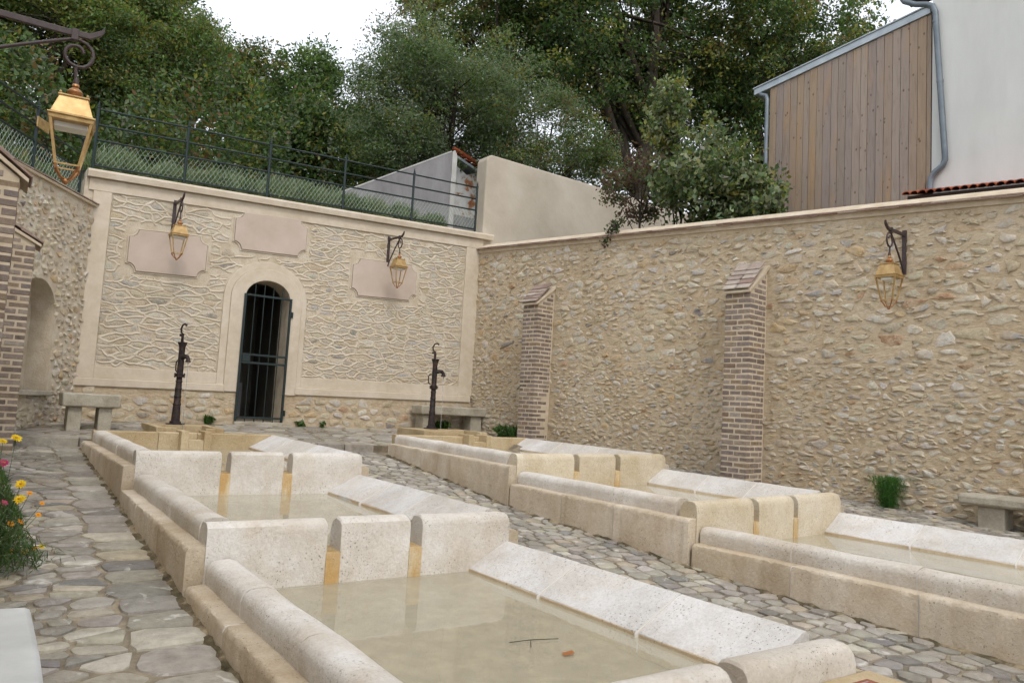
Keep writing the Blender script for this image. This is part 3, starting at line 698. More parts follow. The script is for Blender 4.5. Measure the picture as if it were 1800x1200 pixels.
BRICKS = {}
def brick(parent, size, M):
    key = tuple(round(x, 3) for x in size)
    if key not in BRICKS:
        mb = MB(); hx, hy, hz = size[0] / 2, size[1] / 2, size[2] / 2; b = .005
        vs = []
        for z in (-hz, hz):
            for x, y in ((-1, -1), (1, -1), (1, 1), (-1, 1)): vs.append((x * (hx - b) + random.uniform(-.002, .002), y * (hy - b), z))
        for z in (-(hz - b), hz - b):
            for x, y in ((-1, -1), (1, -1), (1, 1), (-1, 1)): vs.append((x * hx, y * hy + random.uniform(-.002, .002), z + random.uniform(-.002, .002)))
        fs = [(3, 2, 1, 0), (4, 5, 6, 7)]
        for k in range(4):
            j = (k + 1) % 4; fs += [(k, j, 8 + j, 8 + k), (8 + k, 8 + j, 12 + j, 12 + k), (12 + k, 12 + j, 4 + j, 4 + k)]
        BRICKS[key] = mb.add(vs, fs).mesh('brick', 'brick')
    o = link('brick', BRICKS[key], parent); o.matrix_basis = M; return o
def buttress(name, label, org, ex, ey, wid, dep, z0, z1, zback, courses_from=None, faces='FS', skip=None):
    """org: front-near corner on plan; ex: along the front away from that corner; ey: back towards the wall. Brick faces, mortar core, sloped tile cap"""
    t = empty(name, (org.x, org.y, z0), label, 'buttress', 'brick buttresses')
    ex = ex.normalized(); ey = ey.normalized(); Z = Vector((0, 0, 1))
    P = lambda x, y, z: Vector((org.x, org.y, 0)) + ex * x + ey * y + Z * z
    g = .004
    core = MB(); core.add([P(g, g, z0 - .2), P(wid - g, g, z0 - .2), P(wid - g, dep, z0 - .2), P(g, dep, z0 - .2), P(g, g, z1), P(wid - g, g, z1), P(wid - g, dep, zback), P(g, dep, zback)],
        [(0, 1, 5, 4), (1, 2, 6, 5), (2, 3, 7, 6), (3, 0, 4, 7), (4, 5, 6, 7)]); core.build('core', 'brick_mortar', t)
    Mf = Matrix((ex, ey, Z)).transposed(); ch = .077; n = int((z1 - z0) / ch); top = z1 - .012
    for k in range(n + 5):
        z = top - ch * (n - k) + ch / 2 - .012
        if z < z0 - .05: continue
        lim = dep if z + .04 < z1 else dep * 0 
        rows = []                                       # (x0, x1, y0, y1) on plan
        if z + .03 < z1:
            if k % 2: rows += [(0, wid / 2 - .011, 0, .1), (wid / 2 + .011, wid, 0, .1)]; y = .1 + .022
            else: rows += [(0, .1, 0, .2), (.121, wid - .121, 0, .1), (wid - .1, wid, 0, .2)]; y = .222
        else: y = (z + .05 - z1) / (zback - z1) * dep + .03
        while y < dep - .05:
            e = min(y + .2, dep - .03)
            if z + .03 < z1 + (zback - z1) * (y / dep):
                rows.append((0, .1, y, e))
                if 'B' in faces: rows.append((wid - .1, wid, y, e))
            y = e + .022
        for (a, b, c, d) in rows:
            if (skip and skip(z, a, c)) or random.random() < .006: continue
            jit = random.uniform(-.003, .004)
            M4 = Mf.to_4x4(); M4.translation = P((a + b) / 2 + jit, (c + d) / 2 + random.uniform(-.003, .003), z + random.uniform(-.002, .002))
            brick(t, (round(b - a, 2), round(d - c, 2), random.choice((.054, .057, .059, .052))), M4)
    # sloped cap: mortar bed and four rows of tiles stepping down
    ang = math.atan2(zback - z1, dep); cap = MB()
    cap.add([P(-.03, -.06, z1 - .03), P(wid + .03, -.06, z1 - .03), P(wid + .03, dep, zback + .0), P(-.03, dep, zback + .0), P(-.03, -.06, z1 + .0), P(wid + .03, -.06, z1 + .0), P(wid + .03, dep, zback + .06), P(-.03, dep, zback + .06)],
        [(0, 1, 2, 3), (4, 5, 6, 7), (0, 1, 5, 4), (1, 2, 6, 5), (2, 3, 7, 6), (3, 0, 4, 7)]); cap.build('cap_bed', 'brick_mortar', t)
    L = math.hypot(dep + .06, zback - z1 + .03); tm = MB().box((0, 0, 0), (wid / 2 + .025, L * .30, .016)).mesh('cap_tile', 'cap_clay')
    dirv = (ey * math.cos(ang) + Z * math.sin(ang)); nv = ex.cross(dirv); nv = nv if nv.z > 0 else -nv
    for r in range(5):
        for h in (0, 1):
            q = P(wid * (.25 + .5 * h), -.075, z1 + .02) + dirv * (L * (.15 + .165 * r)) + nv * (.012 + .017 * r * .8)
            M4 = Matrix((ex, dirv, nv)).transposed().to_4x4(); M4.translation = q; o = link('cap_tile', tm, t); o.matrix_basis = M4
    return t
for nm, s0, s1, dp, zt_, zb_, lb in (('brick_buttress', 2.21, 2.61, .40, 1.975, 2.29, 'far brick buttress on the right wall, beside the right-hand pump'),
                                     ('brick_buttress', 6.60, 7.00, .43, 1.855, 2.22, 'tall brick buttress in the middle of the long right wall')):
    gz_ = rg(s1); ok = None
    if s0 < 3: ok = lambda z, a, c: (c > .15 and -.25 < z < .35) or (c > .22 and -.45 < z < -.2)
    buttress(nm, lb, RW(s1, 0, dp), -UR, -NR_, s1 - s0, dp, gz_ - .02, zt_, zb_, skip=ok)

# ---- left wall with its niche, bend and two buttresses
def build_left_wall():
    wl = empty('niche_wall', LW(1.2, -.6), 'pale rubble wall at the left with a round-headed niche', 'wall')
    lg = lambda s: ground_z(*LW(s, 0).to_2d()) - .15
    ltop = lambda s: 2.80
    NI = (1.27, .47, .97, .47)
    wall_sheet(LW, 0, 2.62, lg, ltop, NI, -.16, .34, .45).build('wall', 'field_bed', wl)
    items = []
    def keep(s, z):
        if z >= NI[2] and ((s - NI[0]) / (NI[1] + .03)) ** 2 + ((z - NI[2]) / (NI[3] + .03)) ** 2 < 1: return False
        return not (abs(s - NI[0]) < NI[1] + .03 and -.2 < z < NI[2])
    for c in cells(scatter_rows(.03, 2.6, -.7, 2.75, .15, .095, .5, .6, .5), (0, 2.62, -.75, 2.78), 1.5):
        if len(c) < 3: continue
        m = centroid(c)
        if m[0] < .06 or m[1] > 2.70 or m[1] < lg(m[0]) + .12 or not keep(*m): continue
        p = soften(c, random.uniform(.5, 1.0), .2, .008, .3)
        if len(p) > 4: vs, fs = stone(p, random.uniform(.008, .026), LW, .75, .9); items.append((vs, fs, pick(PAL_R + [(5, (.62, .575, .50))]), len(p)))
    for c in cells(scatter_rows(.85, 1.75, -.1, 1.3, .2, .13, .4), (.82, 1.72, -.14, 1.35), 1.4):
        if len(c) < 3: continue
        m = centroid(c); p = soften(c, random.uniform(.6, .9), .12, .012)
        if abs(m[0] - NI[0]) < .38 and len(p) > 4: vs, fs = stone(p, random.uniform(.01, .025), lambda x, y, h: LW(x, y, h - .34), .6, .92); items.append((vs, fs, pick(PAL_R), len(p)))
    place_stones(items, wl, 'rubble', 'wall_stone', 200, auto=50)
    MB().box(LW(1.27, -.145, -.10), (.92, .42, .07), Matrix((UL, NL_, Vector((0, 0, 1)))).transposed()).build('niche_seat', 'bench_stone', wl, bevel=.012)
    MB().sweep([(.05, -.03), (.06, .0), (-.4, .075), (-.4, -.03)], lambda a, z, s: LW(s, ltop(s) + z, a), [.02, 1, 2.62]).build('coping_bed', 'brick_mortar', wl)
    tl = MB().box((0, 0, 0), (.26, .42, .016)).mesh('coping_tile', 'clay_tile')
    for k in range(10):
        s = .13 + k * .26; o = link('coping_tile', tl, wl)
        Mx = Matrix((UL, NL_, Vector((0, 0, 1)))).transposed() @ Matrix.Rotation(-.17, 3, 'X'); M4 = Mx.to_4x4(); M4.translation = LW(s, ltop(s) + .055, -.14 + random.uniform(-.01, .01)); o.matrix_basis = M4
    # the part that runs back towards the viewer
    k0 = LWX(2.62, 0); k1 = LWX(12.5, 0)
    mb = MB(); zt = 2.8
    mb.add([(k0.x, k0.y, -1.2), (k1.x, k1.y, -2), (k1.x, k1.y, zt - .6), (k0.x, k0.y, zt), (k0.x - .45, k0.y, -1.2), (k1.x - .45, k1.y, -2), (k1.x - .45, k1.y, zt - .6), (k0.x - .45, k0.y, zt)], [(0, 1, 2, 3), (3, 2, 6, 7), (1, 5, 6, 2), (5, 4, 7, 6)])
    mb.build('near_wall', 'mortar', wl)
    fr = lambda s, z, o: LWX(s, -o) + Vector((0, 0, z)); items = []
    for c in cells(scatter_rows(2.7, 8.5, -1.2, 2.3, .2, .11, .42), (2.65, 8.6, -1.25, 2.4), 1.5):
        if len(c) < 3: continue
        m = centroid(c); p = soften(c, random.uniform(.6, .95), .15, .010)
        if len(p) > 4 and ground_z(-.6, LWX(m[0], 0).y) < m[1]: vs, fs = stone(p, random.uniform(.012, .03), fr, .6, .92); items.append((vs, fs, pick(PAL_R), len(p)))
    place_stones(items, wl, 'rubble', 'wall_stone', 0, auto=50)
build_left_wall()
X_ = Vector((1, 0, 0)); Y_ = Vector((0, 1, 0))
buttress('brick_buttress', 'near brick buttress cut by the left edge of the picture', Vector((-.02, 7.4, 0)), Y_, -X_, .42, .85, ground_z(0, 7.4), 1.66, 2.30)
buttress('brick_buttress', 'lower brick buttress showing behind the near one at the left edge', Vector((.20, 10.8, 0)), Y_, -X_, .42, .75, ground_z(.2, 10.8), 1.66, 2.05)

# ---- pale rendered wall rising behind the corner
def build_flank():
    t = empty('rendered_wall', BW(10, 3), 'plain beige rendered wall rising behind the corner of the two stone walls', 'wall')
    mb = MB(); z = 5.47
    outl = [(8.29, 1.0), (15.6, 1.0), (15.6, z - .03), (8.42, z + .0), (8.33, z - .04), (8.29, z - .14)]
    slab_poly(lambda u, zz, o: BW(u, zz, o), outl, -.42, -.05, mb); mb.add([BW(u, zz, -.42) for u, zz in outl], [tuple(range(len(outl)))])
    mb.build('wall', 'render_grey', t, bevel=.03)
build_flank()

# ---- iron railing with chain-link on the two terrace walls
def railing(name, label, fn, us, zf, h, top_ext=.06, mesh=True, cell=.075):
    t = empty(name, fn(us[0], zf(us[0])), label, 'railing', 'green iron terrace railings')
    for u in us:
        p = fn(u, zf(u) - .06); m = MB()
        m.tube([p, p + Vector((0, 0, h + .06))], .025, 8); m.lathe([(.021, 0), (.03, .012), (.016, .03), (.02, .045), (.003, .12)], p + Vector((0, 0, h + .06)), 8)
        m.lathe([(.045, 0), (.045, .012)], p + Vector((0, 0, .065)), 8)
        m.build('post', 'green_iron', t, auto=40)
    fr = (.10, .50, .74, .985)
    for k in fr: MB().tube([fn(u, zf(u) + h * k) for u in (us[0], us[-1])], .0155, 6).build('rail', 'green_iron', t, auto=50)
    if mesh:
        m = MB(); a, b = us[0], us[-1]; z0, z1 = fr[0] * h, fr[1] * h; H = z1 - z0; sl = .62
        n = int((b - a + H * sl) / cell)
        for sgn in (1, -1):
            for i in range(n + 1):
                x0 = a + i * cell - (H * sl if sgn > 0 else 0); x1 = x0 + sgn * H * sl if sgn > 0 else x0 - H * sl
                pa, pb = (x0, z0), (x1, z1)
                # clip to the panel
                def at(x): k = (x - pa[0]) / (pb[0] - pa[0]); return (x, pa[1] + (pb[1] - pa[1]) * k)
                if max(pa[0], pb[0]) < a or min(pa[0], pb[0]) > b: continue
                q0, q1 = pa, pb
                if q0[0] < a: q0 = at(a)
                if q1[0] < a: q1 = at(a)
                if q0[0] > b: q0 = at(b)
                if q1[0] > b: q1 = at(b)
                m.tube([fn(q0[0], zf(q0[0]) + q0[1]), fn(q1[0], zf(q1[0]) + q1[1])], .0034, 3, cap=False)
        tag(m.build('chain_link', 'wire', t), kind='stuff')
    return t
railing('terrace_railing', 'dark green iron railing with wire mesh along the back terrace', lambda u, z: BW(u, z, -.16), [.90, 2.265, 3.67, 5.12, 6.61, 8.15], COPT, 1.03)
railing('terrace_railing', 'dark green iron railing with wire mesh above the niche wall at the left', lambda s, z: LWX(s, .22) + Vector((0, 0, z)), [.10, 1.38, 2.60], lambda s: 2.84, .97)
railing('terrace_railing', 'railing length behind the hanging lantern at the left edge', lambda s, z: LWX(s, .22) + Vector((0, 0, z)), [2.72, 4.2, 5.7], lambda s: 2.84, .97)

# ------------------------------------------------------------------ the wash basins
BAS = [  # rim level, near-left, far-left, near-right, far-right (rail crest / slab edge on plan)
    ('L', -.575, (1.21, 7.85), (1.16, 11.20), (3.33, 7.85), (3.44, 11.36), 'top basin of the left row, nearest the left-hand pump'),
    ('L', -.79, (1.224, 4.90), (1.215, 7.85), (3.33, 4.95), (3.335, 7.85), 'middle basin of the left row'),
    ('L', -1.0, (1.26, 2.12), (1.226, 4.89), (3.42, 2.15), (3.345, 4.94), 'large foreground basin at the bottom of the left row'),
    ('R', -.505, (5.08, 7.28), (5.36, 11.10), (7.74, 7.68), (8.0, 11.38), 'top basin of the right row, below the right-hand pump'),
    ('R', -.70, (5.11, 4.60), (5.09, 7.27), (7.60, 4.93), (7.72, 7.67), 'middle basin of the right row, below the tall buttress'),
    ('R', -.90, (5.30, 1.75), (5.14, 4.59), (7.80, 2.0), (7.61, 4.92), 'lowest basin of the right row, running out of the picture')]
def vary(prof, a=.004): return [(x + random.uniform(-a, a), z + random.uniform(-a, a)) for x, z in prof]
def build_basin(idx, row, h, nl, fl, nr, fr, label):
    nl, fl, nr, fr = (Vector((p[0], p[1], 0)) for p in (nl, fl, nr, fr))
    Wd = ((nr - nl).length + (fr - fl).length) / 2; Ln = ((fl - nl).length + (fr - nr).length) / 2
    def P(x, z, y):                         # x from the rail crest to the right, y from the near end, both in metres
        s, t = x / Wd, y / Ln
        p = nl * (1 - s) * (1 - t) + nr * s * (1 - t) + fl * (1 - s) * t + fr * s * t
        return Vector((p.x, p.y, h + z))
    first = idx % 3 == 0; last = idx % 3 == 2
    t = empty('wash_basin', P(0, -.4, 0), 'stepped limestone washing basin, ' + label, 'basin', 'limestone wash-house basins')
    gb = min(ground_z(*P(-.2, 0, 0).to_2d()), ground_z(*P(Wd, 0, 0).to_2d())) - h - .12
    def cuts(n, a, b):
        e = [a + (b - a) * (k + random.uniform(-.08, .08)) / n for k in range(1, n)]; return [a] + e + [b]
    def blocks(name, mat, prof, fn, a, b, n, gap=.005, seg=6, wob=.003, auto=42, chip=None):
        cs = cuts(n, a, b)
        for c, d in zip(cs, cs[1:]):
            ys = np.linspace(c + gap, d - gap, seg); ph = random.uniform(0, 6)
            pv = vary(prof, .0015); mm = MB().sweep(pv, lambda x, z, y: fn(x + wob * math.sin(y * 5 + ph), z + wob * math.sin(y * 7 + ph * 2), y), list(ys))
            if chip:      # worn, knocked arrises
                for q in range(len(ys)):
                    d_ = random.random() ** 2 * .016
                    for k in chip:
                        v = Vector(mm.v[q * len(prof) + k]); mm.v[q * len(prof) + k] = tuple(v + Vector((d_ * .7 * random.random(), 0, -d_ * random.random())))
            mm.build(name, mat, t, auto=auto)
            if d < b - .01: MB().sweep([((x * .985), z - .006) for x, z in prof], fn, [d - gap * .98, d + gap * .98]).build('joint', 'grout', t)
    y0, y1 = -.03, Ln - (.0 if first else .035)
    rail = [(-.10, gb + .06), (-.102, -.14), (-.104, -.06), (-.092, -.028), (-.065, -.008), (-.02, 0), (.03, -.001), (.075, -.016), (.105, -.045), (.12, -.1), (.13, -.52), (.0, -.53)]
    blocks('rail_block', 'limestone', rail, P, .205, y1, 3, seg=12)
    # outer ledges, left and right; the foot of the slab side
    led = [(-.215, gb), (-.216, -.165), (-.206, -.142), (-.19, -.135), (-.10, -.136), (-.10, gb)]
    blocks('ledge_block', 'limestone_side', led, P, y0, y1, 3, wob=.002, seg=34, chip=(1, 2, 3))
    led2 = [(Wd + .012, gb), (Wd + .012, -.133), (Wd + .085, -.135), (Wd + .105, -.15), (Wd + .108, gb)]
    blocks('ledge_block', 'limestone_side', led2, P, y0, y1, 2, wob=.002)
    # sloping scrubbing slabs
    slab = [(Wd + .010, -.55), (Wd + .012, -.05), (Wd + .004, -.018), (Wd - .018, -.002), (Wd - .05, -.012), (Wd - .34, -.170), (Wd - .352, -.18), (Wd - .353, -.215), (Wd - .33, -.23), (Wd - .33, -.55)]
    blocks('scrubbing_slab', 'limestone_slab', slab, P, .205, Ln - .02, 3, wob=.002)
    lip = [(Wd - .3555, -.186), (Wd - .33, -.168), (Wd - .30, -.168), (Wd - .30, -.30), (Wd - .357, -.30)]
    blocks('slab_lip', 'limestone_foot', lip, P, .205, Ln - .02, 1, wob=.0015, seg=24)
    # dirt and mortar gathered along the foot of the ledges
    for xa, sg in ((-.216, -1), (Wd + .108, 1)):
        m = MB(); ys_ = np.linspace(y0 - .05, y1, 40); vs = []
        for q in ys_:
            wv = random.uniform(.015, .055); a_ = P(xa, 0, q); b_ = P(xa + sg * wv, 0, q); ga, gb_ = ground_z(a_.x, a_.y), ground_z(b_.x, b_.y)
            vs += [Vector((a_.x, a_.y, ga + random.uniform(.012, .035))), Vector((b_.x, b_.y, gb_ + .012)), Vector((b_.x + sg * .01, b_.y, gb_ - .02))]
        m.add(vs, [(k * 3 + e, k * 3 + e + 1, k * 3 + e + 4, k * 3 + e + 3) for k in range(len(ys_) - 1) for e in (0, 1)]); m.build('foot_fillet', 'damp_soil', t, smooth=True)
    # near cross wall with two overflow notches
    xs = [-.104, Wd * .335 - .048, Wd * .335 + .048, Wd * .625 - .048, Wd * .625 + .048, Wd + .012]
    cw = [(-.035, -.78), (-.034, -.07), (-.024, -.030), (-.002, -.008), (.03, .0), (.08, -.001), (.12, -.012), (.15, -.045), (.165, -.1), (.215, -.55)]
    for k in (0, 2, 4):
        a, b = xs[k], xs[k + 1]; rl = .03; ys = [a + .0] + ([] if k == 0 else [a + .012]) + list(np.linspace(a + .05, b - .05, 5)) + [b - .012, b]
        m = MB(); n = len(cw); vs = []
        pv = vary(cw, .003)
        for q, x in enumerate(ys):
            end = (q == 0 and k != 0) or (q == len(ys) - 1 and not (k == 4))
            for (yy, z) in pv:
                zz = z - (.012 if end and z > -.2 else 0)
                if k == 4 and x > b - .03 and z > -.2: zz -= .02 * (1 if x == b else .4)
                vs.append(P(x, zz, yy))
        fs = []
        for i in range(len(ys) - 1):
            for j in range(n): fs.append((i * n + j, i * n + (j + 1) % n, (i + 1) * n + (j + 1) % n, (i + 1) * n + j))
        fs += [tuple(range(n - 1, -1, -1)), tuple(range((len(ys) - 1) * n, len(ys) * n))]
        m.add(vs, fs); m.build('cross_wall_block', 'limestone' if row == 'L' else 'limestone_cream', t, auto=42)
    for k in (1, 3):
        a, b = xs[k] - .002, xs[k + 1] + .002
        sl = [(-.040, -.78), (-.039, -.225), (-.03, -.212), (.17, -.208), (.22, -.55)]
        MB().sweep(sl, lambda yy, z, x: P(x, z, yy), [a, b]).build('notch_sill', 'limestone_rust', t, auto=42)
    # floor slabs
    fx = np.linspace(.10, Wd - .3, 4 if Wd < 2.4 else 5); fy = np.linspace(.16, Ln - .05, 4)
    for i in range(len(fx) - 1):
        for j in range(3):
            z = -.40 + random.uniform(-.003, .003); g_ = .004
            MB().add([P(fx[i] + g_, z, fy[j] + g_), P(fx[i + 1] - g_, z, fy[j] + g_), P(fx[i + 1] - g_, z, fy[j + 1] - g_), P(fx[i] + g_, z, fy[j + 1] - g_)] + [P(fx[i] + g_, z - .04, fy[j] + g_), P(fx[i + 1] - g_, z - .04, fy[j] + g_), P(fx[i + 1] - g_, z - .04, fy[j + 1] - g_), P(fx[i] + g_, z - .04, fy[j + 1] - g_)],
                [(0, 1, 2, 3), (0, 4, 5, 1), (1, 5, 6, 2), (2, 6, 7, 3), (3, 7, 4, 0)]).build('floor_slab', 'basin_floor', t)
    MB().add([P(.05, -.425, .1), P(Wd - .2, -.425, .1), P(Wd - .2, -.425, Ln), P(.05, -.425, Ln)], [(0, 1, 2, 3)]).build('floor_bed', 'damp_soil', t)
    if last:      # front ledge and, on the left row, the small metal plate let into it
        fl_ = [(-.30, gb), (-.30, -.17), (-.28, -.145), (-.25, -.135), (-.036, -.133), (-.036, gb)]
        cs = cuts(3, -.10, Wd + .108)
        for a, b in zip(cs, cs[1:]): MB().sweep(vary(fl_), lambda yy, z, x: P(x, z, yy), [a + .003, (a + b) / 2, b - .003]).build('front_ledge_block', 'limestone_wet', t, auto=42)
        if row == 'L':
            c = (Wd - .12, -.165); pl = [(c[0] - .085, c[1] - .05), (c[0] + .085, c[1] - .05), (c[0] + .085, c[1] + .05), (c[0] - .085, c[1] + .05)]
            q = MB().add([P(x, -.130, y) for x, y in pl] + [P(x, -.1235, y) for x, y in pl], [(4, 5, 6, 7), (0, 1, 5, 4), (1, 2, 6, 5), (2, 3, 7, 6), (3, 0, 4, 7)]).build('metal_plate', 'rust_plate', t)
            m = MB()
            for k in range(3):
                yy = c[1] + .025 - k * .022; m.add([P(c[0] - .05, -.1225, yy - .005), P(c[0] + .05 - .02 * (k == 2), -.1225, yy - .005), P(c[0] + .05 - .02 * (k == 2), -.1225, yy + .005), P(c[0] - .05, -.1225, yy + .005)], [(0, 1, 2, 3)])
            m.build('plate_marking', 'plate_mark', q)
    if first:     # squared back wall
        bw_ = [(Ln - .02, -.55), (Ln - .02, -.012), (Ln - .008, 0), (Ln + .13, 0), (Ln + .14, -.012), (Ln + .14, -.45)]
        cs = [-.10, Wd * .30, Wd * .52, Wd + .02]
        for a, b in zip(cs, cs[1:]): MB().sweep(bw_, lambda yy, z, x: P(x, z, yy), [a + .003, (a + b) / 2, b - .003]).build('back_wall_block', 'limestone_wet', t, auto=42)
    wz = -.203; wm = MB().add([P(.115, wz, .14), P(Wd - .31, wz, .14), P(Wd - .31, wz, Ln + (-.02 if first else .0)), P(.115, wz, Ln + (-.02 if first else .0))], [(0, 1, 2, 3)])
    tag(wm.build('water', 'water'), 'still shallow water in the ' + label, kind='structure')
    return P
n2 = MAT['limestone'].copy(); n2.name = 'limestone_cream'; MAT['limestone_cream'] = n2
for nd in n2.node_tree.nodes:
    if nd.type == 'VALTORGB' and len(nd.color_ramp.elements) == 2 and abs(nd.color_ramp.elements[1].position - .62) < .01:
        nd.color_ramp.elements[0].color = lin(204, 188, 156); nd.color_ramp.elements[1].color = lin(224, 214, 194)
PB = [build_basin(i, *b) for i, b in enumerate(BAS)]

# drowned leaf and twigs in the foreground basin
def small_debris():
    m = MB(); c = PB[2](1.18, -.196, 1.15); m.tube([c + Vector((-.12, .05, 0)), c + Vector((0, .03, .004)), c + Vector((.16, .0, 0))], .0022, 5); m.tube([c + Vector((0, .03, .004)), c + Vector((-.06, -.06, 0))], .002, 5)
    tag(m.build('twig', 'bark'), 'thin forked twig floating in the foreground basin', 'twig')
    m = MB(); c = PB[2](1.22, -.195, .92); vs = [(-.035, -.012, 0), (0, -.024, .006), (.04, -.008, .002), (.034, .014, .012), (0, .02, .004), (-.03, .012, .01), (0, 0, -.002)]
    m.add([c + Vector(v) for v in vs], [(i, (i + 1) % 6, 6) for i in range(6)], (.30, .11, .03, 1)); tag(m.build('dead_leaf', 'petal', colors=True), 'curled brown leaf floating in the foreground basin', 'leaf')
small_debris()

# ------------------------------------------------------------------ stone troughs and pumps
def trough(label, x0, x1, y0, y1, zr, sx0, sx1, sy, zs, zbot):
    t = empty('stone_trough', ((x0 + x1) / 2, y0, zbot), label, 'trough', 'stone troughs under the pumps')
    def bx(a, b, c, d, z0, z1, name, mat='limestone_wet'): MB().box(((a + b) / 2, (c + d) / 2, (z0 + z1) / 2), (b - a, d - c, z1 - z0)).build(name, mat, t, bevel=.008)
    th = .11; ys = y1 - .42
    bx(x0, x0 + th, y0, y1, zbot, zr, 'side_block'); bx(x1 - th, x1, y0, y1, zbot, zr + .002, 'side_block')
    bx(x0 + th, x1 - th, ys, y1, zbot, zr - .003, 'pump_plinth'); bx(x0 + th, x1 - th, y0 + .01, ys, zbot, zr - .16, 'bed')
    bx(x0 + th, sx0, y0, y0 + .1, zr - .16, zr - .004, 'front_block'); bx(sx1, x1 - th, y0, y0 + .1, zr - .16, zr - .004, 'front_block')
    bx(sx0, sx0 + .095, sy, y0 - .002, zbot, zs, 'spout_cheek'); bx(sx1 - .095, sx1, sy, y0 - .002, zbot, zs + .001, 'spout_cheek'); bx(sx0 + .095, sx1 - .095, sy + .012, y0 + .1, zbot, zs - .115, 'spout_bed')
    w_ = MB().add([(x0 + th - .01, y0 + .09, zr - .13), (x1 - th + .01, y0 + .09, zr - .13), (x1 - th + .01, ys + .01, zr - .13), (x0 + th - .01, ys + .01, zr - .13)], [(0, 1, 2, 3)])
    tag(w_.build('water', 'water'), 'shallow water standing in the ' + label, kind='structure')
trough('yellow stained trough feeding the left row of basins', 1.84, 2.74, 11.46, 12.78, -.515, 2.10, 2.49, 11.06, -.545, -.9)
trough('yellow stained trough feeding the right row of basins', 5.92, 7.16, 11.38, 12.42, -.43, 6.57, 7.01, 11.0, -.468, -.9)
def pump(label, loc, yaw):
    t = empty('hand_pump', loc, label, 'pump', 'cast-iron hand pumps'); L = Vector(loc); Rz = Matrix.Rotation(yaw, 3, 'Z')
    G = lambda x, y, z: L + Rz @ Vector((x, y, z))
    MB().lathe([(.135, 0), (.135, .014), (.085, .018), (.08, .05)], L, 20).build('base_flange', 'cast_iron', t, auto=40)
    sl_ = lambda pr: [(r * (.66 if z > .26 else .60), z) for r, z in pr]
    MB().lathe(sl_([(.108, .04), (.105, .10), (.096, .22), (.084, .27), (.082, .29), (.09, .295), (.09, .31), (.078, .32), (.075, .41), (.083, .415), (.083, .43), (.073, .44), (.07, .53), (.078, .535), (.078, .55), (.069, .56), (.067, .64), (.075, .645), (.075, .66), (.066, .67), (.065, .72)]), L, 20).build('column', 'cast_iron', t, auto=40)
    MB().lathe([(.08, .72), (.08, .734), (.07, .738), (.07, .748), (.08, .752), (.08, .766)], L, 20).build('joint_flange', 'cast_iron', t, auto=40)
    for k in range(4): MB().lathe([(.009, .708), (.009, .78)], L + Rz @ Vector((.068 * math.cos(k * 1.571 + .6), .068 * math.sin(k * 1.571 + .6), 0)), 6).build('bolt', 'cast_iron', t)
    MB().lathe([(.05, .766), (.047, .80), (.044, 1.16), (.048, 1.18), (.054, 1.2), (.068, 1.235), (.072, 1.25), (.066, 1.252), (.056, 1.22)], L, 20).build('barrel', 'cast_iron', t, auto=40)
    s = MB(); s.tube([G(.03, 0, 1.02), G(.085, 0, 1.035), G(.13, 0, 1.03), G(.155, 0, 1.0), G(.16, 0, .965)], [.04, .036, .033, .03, .03], 12); s.lathe([(.04, -.012), (.04, .012)], G(.16, 0, .96), 12); s.build('spout', 'cast_iron', t, auto=40)
    s = MB(); s.box(G(-.02, .0, 1.30), (.03, .018, .16), Rz); s.box(G(-.035, 0, 1.36), (.07, .03, .035), Rz); s.tube([G(0, 0, 1.2), G(0, 0, 1.36)], .012, 8); s.build('lever_fork', 'cast_iron', t, auto=40)
    s = MB(); s.tube([G(.0, 0, 1.37), G(-.05, 0, 1.40), G(-.06, 0, 1.46), G(-.03, 0, 1.52), G(.02, 0, 1.535), G(.05, 0, 1.51)], [.014, .015, .015, .014, .013, .017], 8); s.build('lever', 'cast_iron', t, auto=40)
    s = MB(); s.tube([G(-.055, 0, .98), G(-.10, 0, .95), G(-.105, 0, .88), G(-.10, 0, .82), G(-.06, 0, .79)], .011, 8); s.build('handle', 'cast_iron', t, auto=40)
    s = MB(); s.tube([G(.165, 0, .95), G(.168, .001, .6), G(.17, 0, .25), G(.172, 0, -.12)], [.006, .0045, .004, .004], 6); s.build('water_trickle', 'stream', t, smooth=True)
n_ = NT('stream', .05); n_.color((.9, .93, .95, 1)); n_.b.inputs['Transmission Weight'].default_value = .7; n_.b.inputs['IOR'].default_value = 1.33
pump('rusty cast-iron hand pump standing left of the arched doorway', (2.265, 12.5, -.517), math.radians(-62))
pump('dark cast-iron hand pump by the corner, its spout to the right', (6.47, 12.18, -.432), math.radians(-22))

